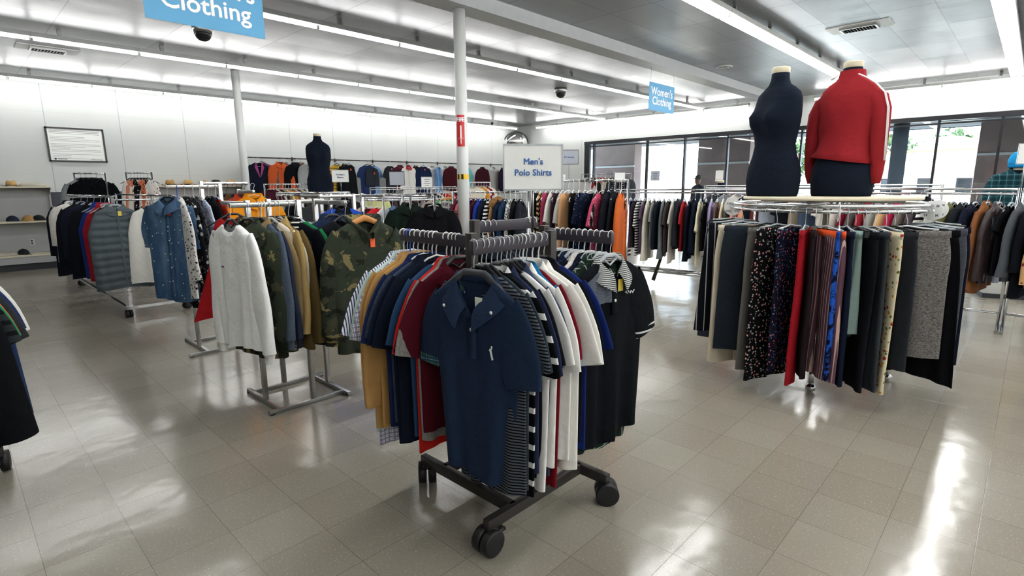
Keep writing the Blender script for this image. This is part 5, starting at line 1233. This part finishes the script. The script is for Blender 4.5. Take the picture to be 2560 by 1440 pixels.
# --- left edge dark rack
_, a8 = rack4('four_way_rack', 'dark four-way rack cut by the left edge of the picture', -.35, 3.68, .24, [(.3, 1.3), (.3, 1.3), (.45, 1.3), (.42, 1.3)], M['dark'], M['darkarm'], .056)
LE = [('jacket', 'p:15171a', 'black zip jacket', dict(L=.74, slL=.66, wide=.84)), ('tee', 's:16181b,33373a,.05,.6', 'black and grey banded shirt', dict(L=.8)), ('shirt', 'd:27395c,3a5078', 'dark denim shirt', dict(L=.80, slL=.6, wide=1.0)), ('tee', 'p:1f8a5c', 'green tee', dict(L=.80)), ('tee', 'p:d2622a', 'orange tee', dict(L=.82)), ('sshirt', 'h:3c4044,2e3236', 'charcoal short-sleeved shirt', dict(L=.7, wide=1.1)), ('shirt', 'p:c9b4cc', 'lilac shirt', dict(L=.7)), ('tee', 'p:2a3a62', 'blue tee', dict(L=.72, wide=1.15)), ('tee', 'p:c9a030', 'mustard tee', dict(L=.7)), ('sshirt', 'p:dcdcd8', 'white shirt', dict(L=.7, wide=1.2))]
hang((-.17, 3.2, 1.3), (-.15, 3.64, 1.3), LE, (0, -1), 'the left edge rack', 'near end', False, 'shirts on the left edge rack', style='black', thin=.8)

# ------------------------------------------------------------------ round trouser rack with two dress forms
RX, RY, RR, RZ = 4.78, 1.165, .68, 1.345
ring_rack('round chrome trouser rack carrying two black dress forms', RX, RY, RR, RZ, True, .52, ang0=math.atan2(-RY, -RX)+.02)
tr = [('skirt', 't:3a302c,241f1e,60', 'dark brown sparkle skirt', .93, .19, .26), ('pants', 'p:3d4652', 'slate blue trousers', .98, .18, .11), ('skirt', 'v:14181f,a9adb0,.05,.14', 'black pleated pinstripe skirt', .86, .19, .27), ('pants', 'p:cfc4ae', 'cream linen trousers', 1.08, .19, .115), ('pants', 'p:2c343d', 'dark slate wide trousers', .95, .20, .125), ('pants', 'p:6d6b66', 'mid grey linen trousers', 1.05, .17, .09), ('pants', 'f:15161a,d99a90,b8c0bc,50', 'black floral trousers', 1.10, .19, .12), ('pants', 'f:161a2c,5a7aa8,c86a70,50', 'navy floral trousers', 1.0, .17, .09), ('pants', 'p:a01c26', 'bright red trousers', 1.06, .19, .11), ('pants', 'p:2a2024', 'dark wine trousers', 1.0, .18, .1), ('pants', 'v:6f4f5c,c9a89e,.022,.25', 'mauve striped trousers', 1.0, .19, .12, dict(alt='p:d9542c', altlab='orange waistband', t=.03)), ('pants', 't:2456b8,10142c,12', 'blue tie-dye trousers', .98, .19, .12), ('pants', 'p:171f33', 'dark navy trousers', 1.02, .18, .10), ('skirt', 'p:a9c4bc', 'mint ruffled skirt', .70, .09, .10), ('pants', 'p:1a1c21', 'plain black trousers', 1.05, .18, .1), ('pants', 'p:3c4247', 'charcoal trousers', 1.04, .18, .11), ('pants', 'f:d8cfae,a83a3c,6f7a3c,30,c9802c', 'cream floral trousers', 1.06, .18, .1), ('pants', 'p:30343a', 'dark grey knit trousers', .9, .18, .11), ('skirt', 'p:101216', 'long black skirt', 1.02, .19, .28), ('shorts', 'h:8d8a86,5f5c5a,80', 'grey marl long shorts', .84, .22, .14, dict(t=.03)), ('pants', 'h:5c6068,4a4e56', 'mid grey trousers', .86, .18, .11), ('pants', 'p:14192b', 'midnight blue trousers', .98, .19, .12), ('pants', 'p:181d2e', 'navy suit trousers', .94, .19, .12)]
base = math.atan2(-RY, -RX); TDEG = [-93, -80, -67, -54, -42, -33, -26, -18, -10, -5, 1, 7, 11, 15, 19, 25, 31, 36, 60, 44, 72, 84, 95]
for i, sp in enumerate(tr):
    dg = TDEG[i]
    # image-left runs from left to right
    th = base+math.radians(dg); p = (RX+RR*math.cos(th), RY+RR*math.sin(th), RZ+.001)
    tilt = .16*math.sin(dg*.05+i) if abs(dg) < 55 else 0
    rz = th+(PI if dg > 0 else 0)+tilt*.8
    if sp[2].startswith('mauve'): rz += .6
    if sp[2].startswith('grey marl'): rz += .62
    if sp[2].startswith('dark slate wide'): rz -= .62
    pl = '%s from left on the round trouser rack' % nth(i+1)
    put_trousers(sp, p, rz, pl, 'trousers and skirts on the round rack')
    put_hanger(('clip', 'clipb', 'clip', 'clipc')[i % 4], False, p, rz, pl, 'on the round trouser rack')
o = empty('display_board', (RX, RY, 1.40), 'pale round board on top of the trouser rack', 'board')
b = MB(); b.lathe([(0, 0), (.60, 0), (.605, .006), (.605, .018), (.60, .024), (0, .024)], n=64); b.build('board_top', M['cream'], o, 'auto')
b = MB(); b.cyl((-.5, 0, -.013), (.5, 0, -.013), .012, 8); b.cyl((0, -.5, -.013), (0, .5, -.013), .012, 8); b.build('board_support', M['steel'], o)
def size_disc(deg, letters, label):
    th = base+math.radians(deg); p = (RX+RR*math.cos(th), RY+RR*math.sin(th), RZ-.012)
    o = empty('size_divider', p, label, 'size divider', 'size dividers on the trouser rack', th)
    b = MB(); n = 32; rings = []
    for (r0, y0) in ((.016, -.0015), (.066, -.0015), (.066, .0015), (.016, .0015), (.016, -.0015)):
        rings.append([(r0*math.cos(a), y0, r0*math.sin(a)) for a in [2*PI*k/n for k in range(n)]])
    b.loft(rings); b.build('disc', M['signwhite'], o, False)
    for k in range(4):
        for s_ in (-1, 1):
            a = k*PI/2+PI/4; text(letters, .022, M['inkd'], o, (.044*math.cos(a), s_*.0022, .044*math.sin(a)), (PI/2, 0, 0 if s_ < 0 else PI), .0008)
size_disc(-80, 'XXL', 'white round XXL size divider at the left of the trouser rack')
size_disc(6, 'L', 'white round size divider lettered L at the front of the trouser rack'); size_disc(66, 'M', 'white round size divider lettered M, inner one at the right'); size_disc(82, 'M', 'white round size divider lettered M at the far right of the trouser rack')

# dress forms: lofted bust with neck, bust, waist and hips
def dress_form(x, y, z, rz, label, s=1.0, jacket=False):
    o = empty('dress_form', (x, y, z), label, 'dress form', None, rz)
    #      z, half width, half depth front, half depth back, x shift
    prof = [(0, .205, .15, .15), (.02, .212, .158, .158), (.12, .222, .165, .172), (.22, .215, .155, .165), (.32, .182, .135, .13), (.40, .168, .125, .112), (.48, .185, .145, .112), (.56, .203, .18, .115), (.62, .207, .185, .12), (.68, .207, .152, .12), (.74, .205, .125, .115), (.79, .185, .10, .105), (.83, .135, .08, .085), (.86, .085, .07, .07), (.90, .066, .062, .062), (.945, .062, .06, .06)]
    n = 40; rings = []
    for zz, w_, f_, b_ in prof:
        ring = []
        for k in range(n):
            a = 2*PI*k/n; cx, cy = math.cos(a), math.sin(a)
            x_ = w_*sgn(cx, .9); y_ = (b_ if cy > 0 else f_)*sgn(cy, .9)
            if .46 < zz < .75 and cy < 0:
                bump_ = math.exp(-((abs(x_)-.095)/.06)**2)*math.exp(-((zz-.6)/.075)**2); y_ = y_*.86-.045*bump_
            # one shoulder cut lower, as a draped one-shoulder cover
            ring.append((s*x_, s*y_, s*zz))
        rings.append(ring)
    b = MB(); b.loft(rings, cap0=True, cap1=True); b.build('torso', M['jersey'], o)
    b = MB(); b.lathe([(.063*s, .945*s), (.066*s, .95*s), (.066*s, .985*s), (.06*s, .99*s), (0, .99*s)], n=32); c = b.build('neck_cap', M['cream'], o, 'auto'); c['label'] = 'cream neck cap'
    for zz in (.40, .47):
        b = MB(); k0 = .168+.1*(zz-.40); b.tube([(s*(k0+.003)*math.cos(a), s*(.1+.012)*math.sin(a)-.003, s*(zz+.006*math.sin(2*a))) for a in [PI+PI*k/14 for k in range(15)]], .003, 5); b.build('seam_fold', M['jersey'], o)
    return o
F1 = (ray_x(1934, RY+.13, 1.8)+.02, RY+.14)
d1 = math.hypot(4.78, 1.165)
def at_dist(px, dist, z=1.5):   # plan point at horizontal distance dist under picture column px
    y_ = 1.0; x_ = ray_x(px, y_, z); k = dist/math.hypot(x_, y_)
    x_ = ray_x(px, y_*k, z); return (x_, y_*k)
fx, fy = at_dist(1932, 4.86, 1.6); dress_form(fx, fy, 1.424, -2.08, 'bare black dress form, the left one on the trouser rack', .985)
gx, gy = at_dist(2106, 4.92, 1.6); dress_form(gx, gy, 1.424, 1.36, 'black dress form wearing the red track jacket', .985)
hx, hy = at_dist(802, 10.05, 1.5); dress_form(hx, hy, 1.44, -.35+PI*0, 'small bare black dress form on the left round rack', .98)
b = MB(); b.lathe([(0, 0), (.55, 0), (.55, .016), (0, .016)], n=48); o = b.build('display_board', M['white'], None, 'auto', (cx, cy, 1.437-.016+.0)); tag(o, 'white round board on the left round rack', 'board')
# red track jacket on the right form (seen from behind)
o = empty('track_jacket', (gx, gy, 1.424), 'red track jacket with white sleeve stripes on the right dress form', 'jacket', None, 1.36)
fabr = fabric('p:9a282e'); s = .985
prof = [(.27, .215, .175, .18), (.285, .222, .18, .185), (.33, .205, .162, .162), (.42, .19, .148, .138), (.52, .20, .18, .136), (.60, .212, .2, .136), (.68, .214, .172, .135), (.74, .21, .14, .128), (.79, .19, .112, .115), (.83, .155, .098, .10), (.86, .105, .088, .085), (.885, .09, .082, .08), (.925, .083, .077, .075)]
n = 56; rings = []; rr = random.Random(5)
for zz, w_, f_, b_ in prof:
    ring = []
    for k in range(n):
        a = 2*PI*k/n; x_ = w_*sgn(math.cos(a), .9); y_ = (b_ if math.sin(a) > 0 else f_)*sgn(math.sin(a), .9)
        fo = .006*math.sin(9*a+zz*14)+.009*math.sin(4*a-zz*26)+.006*math.sin(3*a+zz*47); fo *= 1 if zz < .8 else .2
        ring.append((s*(x_*(1+fo*2)), s*(y_*(1+fo*4)), s*(zz+.03*(x_/.2)*max(0, 1-(zz-.27)/.15)*(zz < .42))))
    rings.append(ring)
b = MB(); b.loft(rings); b.build('body', fabr, o)
def jsleeve(sd_, pts, rad):
    rings = []
    N = len(pts)
    for i, p in enumerate(pts):
        p = Vector(p); t_ = (Vector(pts[min(i+1, N-1)])-Vector(pts[max(0, i-1)])).normalized(); u_ = Vector((0, 1, 0)); v_ = t_.cross(u_).normalized(); u_ = v_.cross(t_)
        rings.append([tuple(p+u_*rad[i]*1.0*math.cos(a)*(1+.06*math.sin(3*a+i*1.7))+v_*rad[i]*.9*math.sin(a)*(1+.06*math.sin(4*a+i))) for a in [2*PI*k/22 for k in range(22)]])
    b = MB(); b.loft(rings, cap1=True); b.build('sleeve', fabr, o)
for sd_ in (1, -1):
    pts = [(sd_*.15, 0, .735), (sd_*.195, .0, .70), (sd_*.222, .01, .62), (sd_*.232, .015, .50), (sd_*.238, .015, .38), (sd_*.242, .01, .26), (sd_*.238, .0, .16), (sd_*.235, -.01, .10)]
    jsleeve(sd_, [(x*s, y*s, z*s) for x, y, z in pts], [.068, .074, .072, .064, .058, .052, .047, .034])
    for off in (-.010, .010) if sd_ < 0 else ():
        P_ = [(sd_*.085, .088, .882), (sd_*.135, .075, .852), (sd_*.195, .06, .805), (sd_*.255, .05, .735), (sd_*.285, .045, .63), (sd_*.292, .045, .50), (sd_*.294, .04, .38), (sd_*.294, .03, .26)]
        b = MB(); b.tube([(x*s, (y+off)*s, z*s) for x, y, z in P_], .0042, 5); c = b.build('sleeve_stripe', M['hwhite'], o); c['label'] = 'white sleeve stripe'
b = MB(); b.tube([(.06*s, .088*s, .895*s), (.08*s, .084*s, .885*s), (.11*s, .085*s, .87*s)], .006, 6); b.build('collar_mark', M['hwhite'], o)
# small distant form and dressed form by the windows
kx, ky = at_dist(1801, 12.2, 1.4); o = empty('display_plinth', (kx, ky, 0), 'white plinth under the small far dress form by the windows', 'plinth'); b = MB(); b.box((0, 0, .31), (.45, .45, .62), .3, .01); b.build('plinth_body', M['white'], o, 'auto'); b = MB(); b.box((0, 0, .03), (.47, .47, .06), .3); b.build('plinth_base', M['base'], o, False)
dress_form(kx, ky, .62, .6, 'black dress form with a pale neck cap, far off by the windows', .98)
tx, ty = at_dist(2538, 9.2, 1.4); o = empty('display_plinth', (tx, ty, 0), 'white plinth under the form in the teal jacket', 'plinth'); b = MB(); b.box((0, 0, .41), (.45, .45, .82), .3, .01); b.build('plinth_body', M['white'], o, 'auto'); b = MB(); b.box((0, 0, .03), (.47, .47, .06), .3); b.build('plinth_base', M['base'], o, False)
dress_form(tx, ty, .82, -1.4, 'dress form in a teal jacket and blue hat by the right edge', .9)
put_garment(('jacket', 'k:1f4a50,17333c,5a8088,.07', 'teal plaid jacket', dict(hi=1, L=.6, thin=3.8)), (tx, ty, 1.80), -1.4, 'worn by the form at the right edge', None, True, 1)
o = empty('knit_hat', (tx, ty, 1.70), 'bright blue knit hat on the form at the right edge', 'hat')
b = MB(); b.lathe([(.10, .0), (.118, .05), (.12, .10), (.10, .16), (.06, .20), (0, .215)], n=24); b.build('hat_crown', fabric('h:2a9bd0,1c7fb8'), o)
b = MB(); b.lathe([(.10, 0), (.112, .004), (.114, .05), (.106, .055)], n=24); b.build('hat_cuff', fabric('p:1c86c4'), o)

# ------------------------------------------------------------------ small signs on racks
def on_ring(cx_, cy_, r_, dg): b_ = math.atan2(-cy_, -cx_)+math.radians(dg); return cx_+r_*math.cos(b_), cy_+r_*math.sin(b_)
def sign_at(p, z0, w_, h_, lines, label, pole, size, ink='inkn', board='signwhite', rz=-.6):
    card_sign(p[0], p[1], z0, w_, h_, rz, lines, label, ink, board, pole, size)
sign_at(on_ring(cx, cy, .6, 47), 1.60, .27, .20, ["Women's", 'Blazers'], 'white card sign right of the small dress form', 1.40, .036)
sign_at(on_ring(cx2, cy2, .56, -5), 1.54, .22, .20, [], 'grey blank card on a stem above the ring left of the column', 1.32, .03, board='signgrey')
sign_at(on_ring(cx2, cy2, .56, 46), 1.50, .17, .16, ['----', '---', '-----', '---'], 'small white card left of the near column', 1.32, .024)
sign_at(at_dist(1422, 9.2), 1.86, .30, .225, ['Dresses'], 'grey Dresses sign behind the white polo sign', 0, .05, 'inkn', 'signgrey', -.8)
sign_at(at_dist(1403, 10.4), 1.60, .17, .12, ['----'], 'small white card in front of the leftmost window', 0, .03)
sign_at(at_dist(1549, 13.4), 1.58, .26, .22, [], 'white blank sign before the tall rack by the left window', 0, .03)
sign_at(at_dist(1637, 15.2), 1.62, .22, .24, ['----', '----', '---'], 'small blue-grey sign seen against the white ramp wall', 0, .05, 'inkn', 'signgrey', -1.0)
o = empty('window_notice', (XB+.072, 6.34+.2, 1.74), 'white paper notice taped to the window left of the dress forms', 'notice'); b = MB(); b.box((0, 0, 0), (.004, .22, .30)); b.build('paper_sheet', M['signwhite'], o, False)
b = MB(); b.box((-.003, 0, .155), (.002, .06, .02)); b.build('tape', M['cream'], o, False)
sign_at(at_dist(2555, 7.5), 1.70, .14, .20, [], 'white card cut by the right edge beside the blue hat', 1.40, .03, rz=-1.3)

# ------------------------------------------------------------------ person outside the window
px_, py_ = at_dist(1745, 17.6, 1.5)
def person(x, y, rz):
    o = empty('person', (x, y, 0), 'person in a dark shirt and cap standing outside the windows', 'person', None, rz)
    J = [(0, 0, .95, .15, .11), (0, 0, 1.12, .14, .10), (0, 0, 1.30, .17, .11), (0, 0, 1.43, .10, .08), (0, 0, 1.52, .055, .055),
         (.09, 0, .88, .09, .09), (.10, -.01, .50, .06, .06), (.10, .02, .10, .042, .042), (.10, -.14, .035, .04, .03),
         (-.09, 0, .88, .09, .09), (-.10, .01, .50, .06, .06), (-.10, .03, .10, .042, .042), (-.10, -.13, .035, .04, .03),
         (.19, 0, 1.40, .06, .06), (.24, .02, 1.12, .045, .045), (.24, -.06, .88, .033, .033), (.24, -.09, .79, .04, .025),
         (-.19, 0, 1.40, .06, .06), (-.24, .02, 1.12, .045, .045), (-.24, -.06, .88, .033, .033), (-.24, -.09, .79, .04, .025)]
    E_ = [(0, 1), (1, 2), (2, 3), (3, 4), (0, 5), (5, 6), (6, 7), (7, 8), (0, 9), (9, 10), (10, 11), (11, 12), (3, 13), (13, 14), (14, 15), (15, 16), (3, 17), (17, 18), (18, 19), (19, 20)]
    me = bpy.data.meshes.new('body'); me.from_pydata([j[:3] for j in J], E_, []); me.materials.append(M['shirtd'])
    b = bpy.data.objects.new('body', me); COL.objects.link(b); b.parent = o
    md = b.modifiers.new('skin', 'SKIN'); md.use_smooth_shade = True
    for i, j in enumerate(J): me.skin_vertices[0].data[i].radius = j[3:]
    me.skin_vertices[0].data[0].use_root = True
    b.modifiers.new('sub', 'SUBSURF').levels = 2
    h = MB(); n = 24; rings = []
    for zz, w_, f_, bk in ((1.48, .05, .05, .05), (1.53, .058, .07, .055), (1.56, .066, .095, .07), (1.62, .073, .098, .09), (1.68, .076, .095, .10), (1.73, .07, .08, .092), (1.765, .04, .05, .055), (1.775, .004, .005, .005)):
        rings.append([(w_*math.cos(a), (bk if math.sin(a) > 0 else f_)*math.sin(a)-.01-(.014 if zz in (1.62,) and abs(math.cos(a)) < .15 and math.sin(a) < 0 else 0), zz) for a in [2*PI*k/n for k in range(n)]])
    h.loft(rings, cap0=True); h.build('head', M['skin'], o)
    f_ = MB(); f_.tube([(0, -.10, 1.655), (0, -.122, 1.618), (0, -.104, 1.608)], [.008, .014, .008], 8); f_.build('nose', M['skin'], o)
    for sx in (-1, 1):
        e = MB(); e.lathe([(0, -.01), (.011, -.004), (.012, .004), (0, .008)], c=(sx*.03, -.096, 1.655), n=12, axis='y'); e.build('eye', M['black'], o)
        e = MB(); e.lathe([(0, -.008), (.02, -.004), (.026, .004), (0, .01)], c=(sx*.076, .0, 1.645), n=12, axis='x'); e.build('ear', M['skin'], o)
    m_ = MB(); m_.tube([(-.022, -.095, 1.578), (0, -.106, 1.576), (.022, -.095, 1.578)], .006, 6); m_.build('mouth', simple('lip', '7a4438', .5), o)
    h = MB(); rings = []
    for zz, w_ in ((1.67, .084), (1.72, .084), (1.76, .07), (1.79, .035), (1.80, .002)): rings.append([(w_*math.cos(a), w_*1.25*math.sin(a)+.005, zz) for a in [2*PI*k/n for k in range(n)]])
    h.loft(rings); h.add([(-.07, -.08, 1.69), (.07, -.08, 1.69), (.05, -.17, 1.675), (-.05, -.17, 1.675), (-.07, -.08, 1.682), (.07, -.08, 1.682), (.05, -.17, 1.668), (-.05, -.17, 1.668)], [(0, 1, 2, 3), (7, 6, 5, 4), (0, 3, 7, 4), (1, 5, 6, 2), (3, 2, 6, 7)]); h.build('cap', M['hair'], o)
    for sx in (-1, 1):
        t_ = MB(); t_.loft([[(sx*.095+w_*math.cos(a), w_*math.sin(a)+dy, zz) for a in [2*PI*k/18 for k in range(18)]] for zz, w_, dy in ((.96, .115, 0), (.85, .105, 0), (.52, .078, 0), (.3, .07, .01), (.1, .065, .02))]); t_.build('trouser_leg', M['jeans'], o)
person(px_, py_, -1.9)
